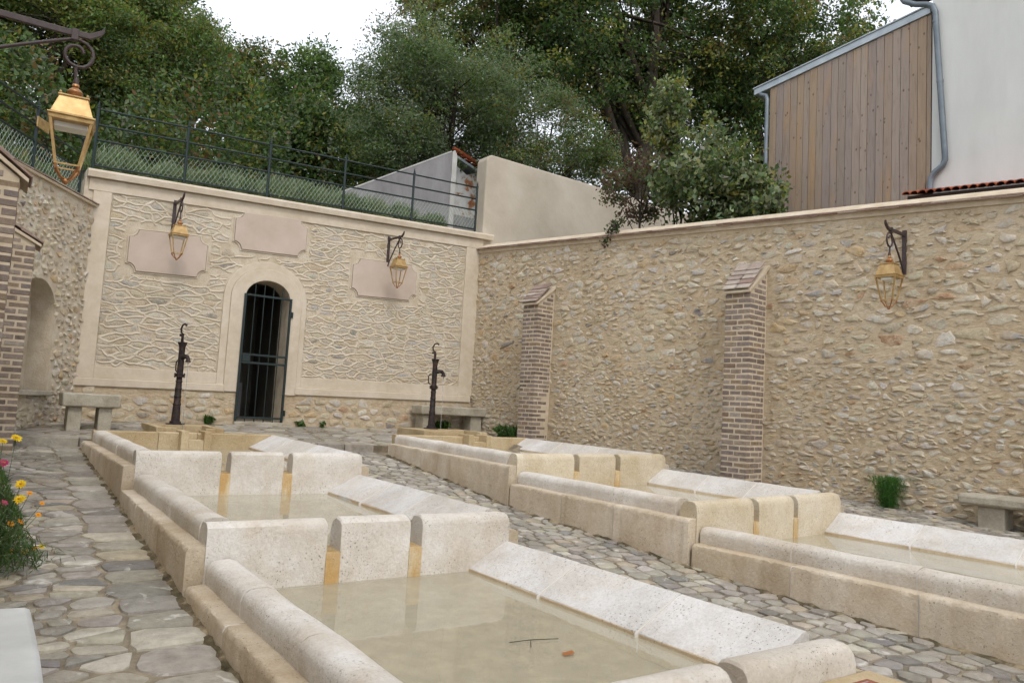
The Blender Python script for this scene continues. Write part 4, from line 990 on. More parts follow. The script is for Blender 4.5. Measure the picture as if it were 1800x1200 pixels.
# ------------------------------------------------------------------ lanterns on wrought brackets
def lamp(label_b, label_l, hang, ex, arm, drop, yaw, K=1.0):
    """hang: top of the lantern; ex: unit vector out of the wall"""
    ez = Vector((0, 0, 1)); ex = ex.normalized(); H = Vector(hang)
    B = lambda x, z: H + ex * (x - arm) + ez * z                  # x from the wall face
    t = empty('lamp_bracket', B(0, .1), label_b, 'bracket', 'wrought-iron lamp brackets')
    ey = ez.cross(ex); Mx = Matrix((ex, ey, ez)).transposed(); zt = .36
    MB().box(B(.018, zt - drop / 2 + .02), (.03, .05, drop + .08), Mx).build('wall_bar', 'brown_iron', t, bevel=.004)
    s = MB(); pts = [(.034, zt), (arm * .5, zt - .005), (arm * .88, zt - .012), (arm + .05, zt - .008), (arm + .11, zt + .03), (arm + .13, zt + .06)]
    for d in (-.013, .013): s.sweep([(-.013, -.02), (.013, -.02), (.013, .02), (-.013, .02)], lambda a, z, k: B(pts[k][0], pts[k][1] + z) + ey * a, [0, 1, 2, 3, 4, 5]) if d < 0 else None
    s.build('arm', 'brown_iron', t, bevel=.003)
    s = MB(); s.box(B(arm - .035, zt - .022), (.04, .045, .075), Mx); s.build('collar', 'brown_iron', t, bevel=.003)
    path = [(.034, zt - drop)]
    for k in range(1, 8): q = k / 8; path.append((.034 + (arm - .07) * q, zt - drop + (drop - .045) * (q ** .86)))
    path += [(arm - .035, zt - .045)]; r = .092; cx, cz = arm - .012, zt - .045 - r * 1.05
    for a in range(80, -350, -20):
        rr = r if a > -60 else r * (1 - .62 * (-60 - a) / 290); path.append((cx + rr * math.cos(math.radians(a)), cz + rr * math.sin(math.radians(a))))
    MB().tube([B(x, z) for x, z in path], .0115, 8).build('scroll_brace', 'brown_iron', t, auto=60)
    hx = cx; s = MB(); s.tube([B(hx + .0, cz - r * .9), B(arm, .0)], .010, 8); s.lathe([(.016, -.03), (.018, 0), (.012, .03)], B(arm, .03), 10); s.build('hanger', 'brown_iron', t, auto=40)
    # the lantern
    l = empty('lantern', H, label_l, 'lantern', 'gilded square lanterns'); Rz = Matrix.Rotation(yaw, 3, 'Z')
    MB().lathe([(.012, .02), (.02, .012), (.022, 0), (.014, -.008), (.03, -.02), (.046, -.036), (.046, -.048), (.03, -.062), (.03, -.07), (.05, -.08), (.062, -.092)], H, 20).build('finial', 'copper_paint', l, auto=50)
    q = math.sqrt(2); rr = yaw + math.pi / 4
    MB().lathe([(.088 * q, -.086), (.088 * q, -.096), (.080 * q, -.098), (.118 * q, -.218), (.134 * q, -.226), (.134 * q, -.234), (.126 * q, -.238), (.124 * q, -.262)], H, 4, rr).build('roof', 'gold_paint', l, bevel=.002)
    for sx in (-1, 1):
        for sy in (-1, 1): MB().lathe([(.006, 0), (.009, .01), (.003, .022)], H + Rz @ Vector((sx * .075, sy * .075, -.086)), 8).build('roof_knob', 'gold_paint', l)
    MB().box(H + Vector((0, 0, -.268)), (.19, .12, .05), Rz).build('diffuser', 'opal', l, bevel=.006)
    for sx in (-1, 1):
        for sy in (-1, 1):
            a = H + Rz @ Vector((sx * .113, sy * .113, -.26)); b = H + Rz @ Vector((sx * .064, sy * .064, -.535))
            MB().tube([a, b], [.012, .0105], 4).build('corner_bar', 'gold_paint', l)
            MB().lathe([(.006, .012), (.012, 0), (.006, -.014), (.003, -.03)], b, 8).build('corner_drop', 'copper_paint', l)
            c = H + Rz @ Vector((sx * .045, sy * .045, -.575)); d = H + Rz @ Vector((sx * .03, sy * .03, -.605)); MB().tube([b, c, d, H + Vector((0, 0, -.618))], [.007, .008, .008, .007], 6).build('base_leg', 'copper_paint', l, auto=60)
    s = MB()
    for k in range(4):
        a = [(1, 1), (1, -1), (-1, -1), (-1, 1)]; p, p2 = a[k], a[(k + 1) % 4]; s.tube([H + Rz @ Vector((p[0] * .066, p[1] * .066, -.53)), H + Rz @ Vector((p2[0] * .066, p2[1] * .066, -.53))], .007, 4)
    s.build('base_ring', 'gold_paint', l)
    MB().lathe([(.004, -.605), (.018, -.612), (.022, -.628), (.014, -.642), (.003, -.648)], H, 12).build('base_knob', 'copper_paint', l, auto=60)
lamp('wrought bracket on the back wall above the left pink plaque', 'gold lantern hanging before the left pink plaque', BW(2.125, 2.70, .50), NB, .50, .50, A_B)
lamp('wrought bracket on the back wall above the right pink plaque', 'gold lantern hanging before the right pink plaque', BW(6.06, 2.80, .50), NB, .50, .52, A_B)
lamp('wrought bracket high on the long right wall', 'gold lantern hanging on the long right wall', RW(8.90, 2.105, .46), NR_, .46, .48, math.atan2(NR_.y, NR_.x))
lamp('wrought bracket reaching in from the left edge of the picture', 'large gold lantern hanging nearest the viewer at the upper left', (.225, 5.6, 1.915), Vector((1, -.05, 0)), .82, .42, math.radians(-5))

# ------------------------------------------------------------------ stone benches
def bench(label, O, ex, ey, L, D, zt, th, legs, lw, mat='bench_stone', rnd=.02):
    """O: front-left corner on plan; ex along the bench, ey to its back"""
    t = empty('stone_bench', (O[0], O[1], zt - .5), label, 'bench', 'stone benches'); ex = Vector(ex).normalized(); ey = Vector(ey).normalized(); Z = Vector((0, 0, 1)); O = Vector((O[0], O[1], 0))
    Mx = Matrix((ex, ey, Z)).transposed()
    sm = MB(); nx, ny = 9, 4; P = lambda x, y, z: O + ex * x + ey * y + Z * z
    vs = [P(L * i / nx + (random.uniform(-.012, .012) if i in (0, nx) else 0), D * j / ny + (random.uniform(-.008, .008) if j in (0, ny) else 0), z + random.uniform(-.004, .004)) for z in (zt - th, zt) for j in range(ny + 1) for i in range(nx + 1)]
    n = nx + 1; b = n * (ny + 1); fs = []
    for j in range(ny):
        for i in range(nx): a = j * n + i; fs += [(a, a + n, a + n + 1, a + 1), (b + a, b + a + 1, b + a + n + 1, b + a + n)]
    for i in range(nx): fs += [(i, i + 1, b + i + 1, b + i), (ny * n + i, b + ny * n + i, b + ny * n + i + 1, ny * n + i + 1)]
    for j in range(ny): fs += [(j * n, b + j * n, b + (j + 1) * n, (j + 1) * n), (j * n + nx, (j + 1) * n + nx, b + (j + 1) * n + nx, b + j * n + nx)]
    sm.add(vs, fs).build('seat', mat, t, bevel=rnd, auto=40)
    for x in legs:
        p = P(x, D * .5, 0); g = ground_z(p.x, p.y) - .05
        MB().box(P(x, D * .52, (g + zt - th) / 2), (lw, D * .72, zt - th - g), Mx).build('leg', mat, t, bevel=.012)
bench('low stone bench in the left corner under the moulding', (.735, 12.1), (1, .04, 0), (-.04, 1, 0), .73, .46, -.115, .19, (.17, .55), .17)
bench('narrow stone bench against the back wall beside the right-hand pump', BW(6.75, 0, .55).to_2d(), UB, -NB, 1.52, .42, -.02, .17, (.2, 1.30), .26)
bench('grey stone bench against the long right wall, cut by the picture edge', RW(9.68, 0, .50).to_2d(), UR, -NR_, 1.5, .42, -.645, .115, (.31, 1.2), .26, rnd=.03)
bench('pale smooth stone bench in the bottom left corner', (-.42, 1.35), (1, 0, 0), (0, 1, 0), .615, 2.33, -.895, .10, (.3,), .3, 'bench_pale', .025)

# ------------------------------------------------------------------ house, timber lean-to, terrace walls
def build_house():
    O = -3.0
    t = empty('timber_shed', RW(6.6, 2.2, O), 'lean-to clad in weathered vertical larch boards with zinc roof edge', 'shed')
    zt = lambda s: 6.45 + (s - 5.25) * .157
    s = 5.21; k = 0; cs = [.135, .128, .14, .13]
    while s < 8.08:
        wd = min(cs[k % 4] + random.uniform(-.012, .012), 8.11 - s); d = random.choice((.022, .026, .030))
        a, b = s + .003, s + wd - .003
        m = MB(); vs = [RW(a, 2.1, O), RW(b, 2.1, O), RW(b, zt(b) - .02, O), RW(a, zt(a) - .02, O), RW(a, 2.1, O + d), RW(b, 2.1, O + d), RW(b, zt(b) - .02, O + d), RW(a, zt(a) - .02, O + d)]
        m.add(vs, [(4, 5, 6, 7), (0, 1, 5, 4), (1, 2, 6, 5), (2, 3, 7, 6), (3, 0, 4, 7)]); m.build('board', 'larch', t, bevel=.003); s += wd; k += 1
    m = MB(); slab_poly(RW, [(5.2, 2.1), (8.12, 2.1), (8.12, zt(8.12) - .03), (5.2, zt(5.2) - .03)], O - 3.2, O - .002, m); m.build('body', 'dark_wood', t)
    m = MB(); r0 = lambda s: zt(s) + .005
    poly = [(4.88, r0(4.88) - .02), (8.10, r0(8.10) - .02), (8.10, r0(8.10) + .11), (4.88, r0(4.88) + .11)]
    slab_poly(RW, poly, O - 3.4, O + .055, m); m.build('roof', 'zinc', t, bevel=.006)
    poly = [(4.86, r0(4.86) + .10), (8.10, r0(8.10) + .112), (8.10, r0(8.10) + .135), (4.86, r0(4.86) + .125)]
    m = MB(); slab_poly(RW, poly, O - 3.4, O + .075, m); m.build('roof_edge', 'zinc', t, bevel=.004)
    m = MB(); m.tube([RW(4.98, 6.42, O + .0), RW(5.02, 6.36, O + .03), RW(5.14, 6.30, O + .05), RW(5.17, 6.22, O + .05), RW(5.17, 2.2, O + .05)], .04, 10); m.build('downpipe', 'pipe_zinc', t, auto=40)
    h = empty('white_house', RW(10, 2.2, O), 'white rendered house wall at the upper right with a grey downpipe', 'house')
    m = MB(); slab_poly(RW, [(8.125, 1.8), (16, 1.8), (16, 9.6), (8.125, 9.6)], O - 7, O + .02, m); m.add([RW(8.125, 1.8, O - 7), RW(16, 1.8, O - 7), RW(16, 9.6, O - 7), RW(8.125, 9.6, O - 7)], [(0, 1, 2, 3)]); m.build('wall', 'house_render', h)
    m = MB(); slab_poly(RW, [(7.5, 9.55), (16.4, 9.55), (16.4, 9.8), (7.5, 9.8)], O - 7.4, O + .45, m); m.build('roof', 'red_tile', h)
    m = MB(); q = O + .075
    m.tube([RW(7.60, 7.62, q), RW(7.62, 7.36, q), RW(7.70, 7.22, q), RW(7.88, 7.10, q), RW(8.05, 7.04, q), RW(8.14, 6.98, q), RW(8.185, 6.86, q), RW(8.20, 6.6, q), RW(8.265, 5.6, q), RW(8.34, 4.46, q), RW(8.345, 4.34, q), RW(8.31, 4.25, q), RW(8.19, 4.16, q), RW(8.135, 4.08, q), RW(8.125, 3.95, q), RW(8.12, 2.4, q)], .046, 12)
    m.build('downpipe', 'pipe_zinc', h, auto=40)
    for z, s_ in ((6.7, 8.19), (5.66, 8.262)): MB().lathe([(.051, -.02), (.051, .02)], RW(s_, z, q), 12).build('pipe_collar', 'pipe_zinc', h)
    m = MB(); slab_poly(RW, [(7.66, 7.28), (8.16, 7.28), (8.16, 7.5), (7.66, 7.5)], O - .3, O + .04, m); m.build('eave_box', 'dark_wood', h)
    r = empty('tile_roof', RW(9, 3.5, -1.6), 'low roof edge of red round tiles showing above the right wall', 'roof')
    m = MB(); slab_poly(RW, [(8.0, 3.55), (13, 3.3), (13, 3.37), (8.0, 3.67)], -3.0, -2.36, m); m.build('fascia', 'dark_wood', r)
    k = 0; s = 8.0; tm = None
    while s < 10.6:
        z = 3.69 - (s - 8.0) * .062; m = MB(); pr = [(.065 * math.cos(a), .05 * math.sin(a)) for a in np.linspace(0, math.pi, 8)]; pr += [(x * .8, y * .8 - .002) for x, y in reversed(pr)]
        m.sweep(pr, lambda a, b, o: RW(s + a, z + b + (-2.3 - o) * .25, o), [-2.30, -2.95]); m.build('round_tile', 'red_tile', r, auto=40); s += .118
build_house()
def terrace_walls():
    t = empty('concrete_wall', BW(7.6, 3.6, -2.5), 'weathered grey concrete wall with a slanting top behind the railing', 'wall')
    m = MB(); poly = [(5.3, 3.4), (8.86, 3.4), (8.86, 6.25), (6.38, 4.79), (5.3, 4.2)]; slab_poly(BW, poly, -2.75, -2.5, m); m.add([BW(u, z, -2.75) for u, z in poly], [tuple(range(len(poly)))]); m.build('wall', 'concrete', t)
    m = MB(); poly = [(8.864, 3.4), (9.0, 3.4), (9.0, 6.17), (8.93, 6.30), (8.864, 6.26)]; slab_poly(BW, poly, -2.78, -2.47, m); m.build('end_post', 'concrete_pale', t, bevel=.01)
    m = MB(); m.sweep([(-.02, .0), (-.02, .035), (.27, .035), (.27, .0)], lambda a, z, k: BW(5.3 + 3.55 * k, [4.20, 4.80, 6.245][int(k * 2 + .1)] + z if False else (4.2 + (k * 3.55) * .546 if k * 3.55 < 1.08 else 4.79 + (k * 3.55 - 1.08) * .589) + z, -2.76 + a), [0, .304, .65, .995]); m.build('coping', 'concrete_pale', t)
    p = empty('peeling_wall', BW(9.9, 3.6, -3.2), 'old wall of peeling white paint over brick beside the concrete wall', 'wall')
    m = MB(); poly = [(9.3, 3.4), (11.5, 3.4), (11.5, 6.42), (10.2, 6.20), (9.75, 6.02), (9.3, 6.28)]; slab_poly(BW, poly, -3.5, -3.2, m); m.build('wall', 'peeling', p)
    m = MB(); m.box(BW(9.75, 4.62, -3.1), (.85, .1, .5), Matrix.Rotation(A_B, 3, 'Z')); m.build('leaning_panel', 'concrete', p)
    m = MB(); slab_poly(BW, [(9.25, 6.38), (10.1, 6.10), (10.1, 6.16), (9.25, 6.44)], -3.9, -3.05, m); m.build('gutter', 'zinc', p)
    for k in range(7):
        u = 9.28 + k * .19; z = 6.56 - k * .055; MB().tube([BW(u - .05, z + .03, -3.1), BW(u + .28, z - .05, -3.1)], .05, 8).build('ridge_tile', 'red_tile', p, auto=40)
        MB().box(BW(u + .1, z - .06, -3.5), (.2, .8, .03), Matrix.Rotation(A_B, 3, 'Z')).build('roof_tile', 'red_tile', p)
terrace_walls()

# ------------------------------------------------------------------ plants
def leaf_mesh(name, C, size, aspect, colors, mat, parent=None, up=None, updir=None):
    C = np.asarray(C, float); N = len(C); d = RNG.normal(size=(N, 3))
    if up is not None: d[:, 2] += up * RNG.random(N)
    if updir is not None: d = d * .35 + np.asarray(updir)
    d /= np.linalg.norm(d, axis=1)[:, None]; r = RNG.normal(size=(N, 3)); b = np.cross(d, r); b /= np.linalg.norm(b, axis=1)[:, None] + 1e-9
    sz = np.asarray(size)[:, None]; a = d * sz * .5; b = b * sz * aspect * .5; nrm = np.cross(d, b)
    V = np.stack([C - a, C + b + nrm * .15, C + a, C - b + nrm * .15], 1).reshape(-1, 3)
    me = bpy.data.meshes.new(name); me.vertices.add(4 * N); me.vertices.foreach_set('co', V.ravel().astype(np.float32))
    me.loops.add(4 * N); me.loops.foreach_set('vertex_index', np.arange(4 * N, dtype=np.int32))
    me.polygons.add(N); me.polygons.foreach_set('loop_start', np.arange(0, 4 * N, 4, dtype=np.int32)); me.polygons.foreach_set('loop_total', np.full(N, 4, dtype=np.int32))
    me.update(calc_edges=True)
    at = me.color_attributes.new('Col', 'FLOAT_COLOR', 'POINT'); cc = np.repeat(np.concatenate([np.clip(colors, 0, 1), np.ones((N, 1))], 1), 4, 0); at.data.foreach_set('color', cc.ravel().astype(np.float32))
    me.materials.append(MAT[mat]); return link(name, me, parent)
def pal_colors(N, pal, clump_ids=None, var=.25):
    w_ = np.array([p[0] for p in pal], float); w_ /= w_.sum(); cols = np.array([p[1] for p in pal])
    k = RNG.choice(len(pal), N, p=w_)
    if clump_ids is not None:
        kc = RNG.choice(len(pal), clump_ids.max() + 1, p=w_); k = np.where(RNG.random(N) < .62, kc[clump_ids], k)
    c = cols[k] * (1 + var * RNG.normal(size=(N, 1)) * .6) * (1 + .08 * RNG.normal(size=(N, 3)))
    return np.clip(c, .004, .9)
def tree(name, label, base, centre, rad, n, leaf, pal, trunk_r, lobes=9, per=70, cl_r=.32, seed=1, limbs=7, group='trees on the hillside', sparse=.0, aspect=.5, cat='tree'):
    rs = np.random.default_rng(seed); rnd = random.Random(seed); base = Vector(base); c = Vector(centre); rad = Vector(rad)
    t = empty(name, base, label, cat, group)
    # lobes -> clump centres, thick on the outside of each lobe
    L = [(c, rad * .72)]
    for _ in range(lobes):
        v = Vector((rnd.gauss(0, 1), rnd.gauss(0, 1), rnd.gauss(0, .9))).normalized(); f = rnd.uniform(.45, .78)
        L.append((c + Vector((v.x * rad.x * f, v.y * rad.y * f, v.z * rad.z * f)), rad * rnd.uniform(.28, .46)))
    nc = max(20, n // per); cc = []
    while len(cc) < nc:
        lc, lr = rnd.choice(L); v = Vector((rnd.gauss(0, 1), rnd.gauss(0, 1), rnd.gauss(0, 1))).normalized(); f = rnd.random() ** .35
        cc.append((lc.x + v.x * lr.x * f, lc.y + v.y * lr.y * f, lc.z + v.z * lr.z * f))
    cc = np.array(cc); ids = rs.integers(0, nc, n); rr = cl_r * (.6 + .8 * rs.random(nc))
    off = rs.normal(size=(n, 3)); off /= np.linalg.norm(off, axis=1)[:, None]; off *= (rs.random(n) ** .45 * rr[ids])[:, None] * np.array([1.15, 1.15, .75])
    C = cc[ids] + off; size = leaf * (.7 + .6 * rs.random(n))
    leaf_mesh('crown', C, size, aspect, pal_colors(n, pal, ids), 'leaf', t)
    # trunk, limbs and twigs
    m = MB(); top = c + Vector((rad.x * .1, 0, rad.z * .45)); path = []; k = 7
    for i in range(k + 1):
        q = i / k; p = base.lerp(top, q) + Vector((math.sin(q * 5 + seed) * .12 * rad.x * .3, math.cos(q * 4 + seed) * .1 * rad.x * .3, 0)); path.append(p)
    m.tube(path, [trunk_r * (1.15 if i == 0 else 1 - .8 * i / k) for i in range(k + 1)], 9); m.build('trunk', 'bark', t, smooth=True)
    for i in range(limbs):
        q = rnd.uniform(.3, .85); s = path[int(q * k)]; e = Vector(cc[rnd.randrange(nc)]); mid = s.lerp(e, .5) + Vector((rnd.uniform(-.1, .1), rnd.uniform(-.1, .1), rnd.uniform(.0, .25))) * rad.z * .5
        r0 = trunk_r * rnd.uniform(.28, .5); m = MB(); pts = [s, s.lerp(mid, .5) + Vector((0, 0, -.03 * rad.z)), mid, mid.lerp(e, .5) + Vector((rnd.uniform(-.1, .1), 0, 0)), e]
        m.tube(pts, [r0, r0 * .85, r0 * .65, r0 * .45, r0 * .15], 6)
        for j in range(9):
            a = pts[rnd.choice((1, 2, 3))]; b_ = Vector(cc[rnd.randrange(nc)])
            if (b_ - a).length < rad.z * .9: m.tube([a, a.lerp(b_, .5) + Vector((rnd.uniform(-.1, .1), rnd.uniform(-.1, .1), .06)) * rad.z * .4, b_], [r0 * .35, r0 * .22, r0 * .06], 4)
        m.build('limb', 'bark', t, smooth=True)
    return t
DG, MG, YG, BR, GG, LG = (.055, .088, .032), (.10, .155, .050), (.22, .22, .06), (.19, .12, .055), (.17, .21, .14), (.15, .225, .075)
def hz(p): return (p[0], p[1], hill_z(p[0], p[1]) - .2)
tree('plane_tree', 'great dark tree with thick trunk and forking limbs behind the rendered wall', hz((16.3, 17.6)), (16.2, 17.8, 12.5), (5.2, 4.4, 5.2), 92000, .135, [(5, DG), (4, MG), (1.5, YG), (.4, BR)], .42, 18, 90, .5, 11, 14)
tree('plane_tree', 'tall dark tree behind the timber lean-to', hz((21.5, 16.5)), (21.3, 16.5, 12.4), (4.4, 3.6, 4.9), 60000, .135, [(5, DG), (3, MG), (1.4, YG), (.5, BR)], .3, 14, 90, .48, 12, 8)
tree('willow_tree', 'grey-green bushy willow in the middle behind the concrete wall', hz((9.0, 17.6)), (9.2, 17.4, 7.5), (2.9, 2.4, 2.9), 95000, .078, [(5, GG), (3, MG), (1.2, DG), (.6, YG)], .16, 14, 60, .32, 13, 12, aspect=.4)
tree('willow_tree', 'lower spreading willow bush at the right of the concrete wall', hz((11.4, 16.4)), (11.5, 16.2, 6.8), (2.2, 1.8, 2.1), 45000, .078, [(4, GG), (3, MG), (1, DG), (1.2, YG), (.6, BR)], .1, 11, 60, .3, 14, 8, aspect=.4)
tree('ailanthus_tree', 'rounded dark green tree left of the willow', hz((7.0, 21.4)), (6.9, 21.3, 7.8), (2.2, 1.9, 2.35), 46000, .12, [(4, MG), (3, DG), (1.8, LG)], .14, 12, 70, .36, 15, 7, aspect=.42)
tree('tall_tree', 'thin sparse tree rising into the sky above the willow', hz((11.0, 23.5)), (11.3, 23.5, 12.8), (1.9, 1.7, 3.6), 15000, .11, [(3, GG), (2, BR), (2, MG)], .2, 11, 40, .4, 16, 14)
tree('lime_tree', 'loose yellow-green tree filling the gap between the willow and the great dark tree', hz((13.0, 21.5)), (12.9, 21.5, 12.2), (2.4, 2.0, 3.6), 34000, .12, [(4, MG), (2, DG), (2, YG), (.8, BR)], .2, 12, 70, .42, 31, 10)
tree('maple_tree', 'olive and rust tinted tree on the hill left of the rounded tree', hz((6.6, 27.5)), (6.5, 27.5, 10.6), (2.3, 2, 2.5), 36000, .13, [(3, MG), (2.2, BR), (2, YG), (2, DG)], .2, 11, 60, .45, 17, 8)
tree('maple_tree', 'second rusty tree on the skyline of the hill', hz((4.6, 29)), (4.6, 29, 11.7), (1.9, 1.7, 2.5), 26000, .13, [(3, MG), (2, BR), (1, YG), (3, DG)], .2, 10, 60, .44, 18, 8)
tree('ash_tree', 'feathery green tree above the left end of the terrace railing', hz((2.5, 20.5)), (2.6, 20.5, 7.9), (2.0, 1.7, 3.1), 52000, .09, [(4, MG), (2.5, LG), (2, YG), (1, GG), (.7, BR)], .13, 12, 60, .34, 19, 9, aspect=.42)
tree('ash_tree', 'yellowing tree at the upper left behind the hanging lantern', hz((.2, 20)), (.2, 20, 8.0), (2.2, 1.7, 3.4), 52000, .1, [(3, MG), (3, YG), (2.4, LG), (.7, DG)], .15, 12, 60, .36, 20, 9, aspect=.42)
tree('tall_tree', 'tall dark tree filling the top left corner', hz((1.6, 26)), (1.3, 26, 13.6), (3.0, 2.2, 3.6), 48000, .14, [(4, DG), (3, MG), (1, YG)], .25, 13, 70, .48, 21, 9)
tree('ash_tree', 'leafy tree at the far left edge above the bank', hz((-2.2, 19)), (-2.0, 18.5, 7.4), (1.8, 1.6, 3.2), 26000, .1, [(3, MG), (2, YG), (2, LG), (1, BR)], .12, 9, 60, .36, 22, 7, aspect=.42)
tree('maple_tree', 'golden green tree showing past the timber lean-to roof', hz((26, 17.4)), (26.2, 17.4, 14.3), (1.7, 1.6, 2.6), 18000, .14, [(2.5, YG), (2, MG), (2, BR), (1, DG)], .2, 9, 60, .42, 23, 6)
PG, PL = (.105, .14, .068), (.27, .30, .19)
tree('pear_tree', 'leafy pear tree leaning over the right wall', RW(4.9, 2.0, -1.35), RW(5.05, 3.95, -1.3), (1.0, 1.4, 1.3), 11500, .105, [(3, PG), (1.6, DG), (2.4, PL), (.6, YG)], .05, 12, 30, .24, 24, 9, 'trees beyond the right wall', aspect=.62)
tree('pear_tree', 'upright leader of the pear tree against the dark tree', RW(4.2, 2.0, -1.5), RW(4.4, 5.2, -1.5), (.62, .75, 1.45), 3800, .10, [(3, PG), (2.4, PL), (1, YG)], .03, 8, 24, .2, 25, 8, 'trees beyond the right wall', aspect=.62)
tree('purple_shrub', 'purple-leaved shrub hanging over the rendered wall', RW(3.7, 2.2, -1.0), RW(3.75, 4.35, -1.0), (.6, .8, .75), 3200, .07, [(2.2, (.12, .068, .062)), (2, (.15, .09, .07)), (2.4, (.10, .12, .06))], .03, 12, 22, .2, 26, 9, 'trees beyond the right wall', aspect=.55, cat='shrub')
tree('purple_shrub', 'small leafy branch drooping over the right wall coping', RW(3.95, 2.4, -.5), RW(3.95, 3.15, .0), (.14, .24, .24), 240, .075, [(2, (.05, .075, .03)), (2, (.085, .05, .045))], .012, 4, 14, .12, 27, 4, 'trees beyond the right wall', aspect=.55, cat='branch')

def thicket():
    # undergrowth that fills the slope between the trunks
    N = 240000; u = RNG.uniform(-9, 30, N); b = 3.0 + 21 * RNG.random(N) ** 1.3; base = np.array([BW(0, 0)[i] for i in range(3)])
    X = OB.x + UB.x * u - NB.x * b; Y = OB.y + UB.y * u - NB.y * b
    bump = (np.sin(u * 1.7 + b * .6) + np.sin(u * .83 - b * 1.1 + 2) + np.sin(u * 3.1 + 1) * .6) * .55 + 2.3
    Zt = np.array([hill_z(x, y) for x, y in zip(X, Y)]); keep = ~((b < 4.2) & (u > 5) & (u < 12))
    Z = Zt + RNG.random(N) ** .7 * np.clip(bump, .8, 4.2)
    C = np.stack([X, Y, Z], 1)[keep]; n = len(C)
    o = leaf_mesh('undergrowth', C, .125 * (.6 + .8 * RNG.random(n)), .5, pal_colors(n, [(4, DG), (3, MG), (1, YG), (.6, BR), (1, GG)], (np.floor(u * 2.2).astype(int) % 97 * 31 + np.floor(b * 1.5).astype(int))[keep] % 900), 'leaf')
    tag(o, 'dense undergrowth covering the slope between the trees', kind='stuff')
    # lavender along the railing: overlapping mounds
    C = []; D = []; K = []
    for k in range(46):
        u = .95 + 6.6 * k / 45 + random.uniform(-.12, .12); b = random.choice((.55, .8, 1.15, 1.6)); r = random.uniform(.26, .46) * (1 - .35 * max(0, u - 5.6) / 2)
        c = BW(u, 3.34 + .045 * (u - .9) + .2 * b, -b); n = 1500; v = RNG.normal(size=(n, 3)); v[:, 2] = np.abs(v[:, 2]); v /= np.linalg.norm(v, axis=1)[:, None]
        rad = r * (RNG.random(n) ** .3) * (.8 + .3 * RNG.random(n)); C.append(np.array(c) + v * rad[:, None] * np.array([1, 1, 1.15])); D.append(v + np.array([0, 0, .5])); K.append(np.full(n, k))
    C = np.concatenate(C); K = np.concatenate(K); N = len(C)
    o = leaf_mesh('lavender_hedge', C, .10 * (.6 + .8 * RNG.random(N)), .15, pal_colors(N, [(3, (.23, .27, .18)), (2, (.16, .205, .10)), (1, (.09, .13, .055))], K), 'leaf', updir=np.concatenate(D))
    tag(o, 'grey-green lavender growing thickly behind the terrace railing', kind='stuff')
    N = 16000; s = RNG.uniform(.0, 6, N); b = .4 + RNG.random(N) * 2.2
    P = np.array([LWX(a, c) for a, c in zip(s, b)]); P[:, 2] = 2.72 + .2 * b + RNG.random(N) * (.35 + .5 * RNG.random(N) * b / 2)
    o = leaf_mesh('bank_planting', P, .13 * (.6 + .8 * RNG.random(N)), .3, pal_colors(N, [(3, (.10, .13, .06)), (2, MG), (1, YG)]), 'leaf', updir=(0, 0, .7))
    tag(o, 'loose grassy planting behind the left railing', kind='stuff')
thicket()
def tuft(name, label, loc, n, h, w_, blade, pal, aspect=.08, up=1.0, cat='weed', group='weeds at the foot of the walls'):
    L = np.array(loc); C = np.stack([RNG.normal(0, w_ * .4, n), RNG.normal(0, w_ * .4, n), RNG.random(n) * h], 1); C[:, :2] *= (.5 + .7 * C[:, 2:3] / h) ; C += L
    C[:, 2] += .02
    t = empty(name, loc, label, cat, group); o = leaf_mesh('leaves', C, blade * (.6 + .8 * RNG.random(n)), aspect, pal_colors(n, pal), 'leaf', t, updir=(0, 0, up)); tag(o, kind='stuff'); return t
FR = [(3, (.045, .13, .022)), (2, (.07, .17, .03)), (1, (.03, .08, .015))]
p = RW(8.80, 0, .17); tuft('fennel', 'bright green feathery fennel at the foot of the right wall', (p.x, p.y, ground_z(p.x, p.y)), 3200, .36, .21, .09, FR, .05, .5, 'fennel')
for (lb, p, n, h, w_) in (('broad-leaved weed growing under the narrow bench', BW(7.45, 0, .12), 90, .16, .22), ('leafy weed between the narrow bench and the far buttress', RW(1.55, 0, .12), 110, .2, .3), ('small weed at the foot of the far buttress', RW(2.05, 0, .3), 60, .22, .14),
        ('tuft of weed at the wall foot left of the gate', BW(2.95, 0, .10), 34, .11, .10), ('tuft of weed at the wall foot just right of the gate', BW(4.55, 0, .1), 18, .07, .10), ('tiny weed at the wall foot further right of the gate', BW(4.95, 0, .1), 14, .07, .05)):
    tuft('weed', lb, (p.x, p.y, ground_z(p.x, p.y)), n * 2, h, w_, .12, [(3, (.05, .11, .025)), (1, (.09, .15, .04))], .3, .6)
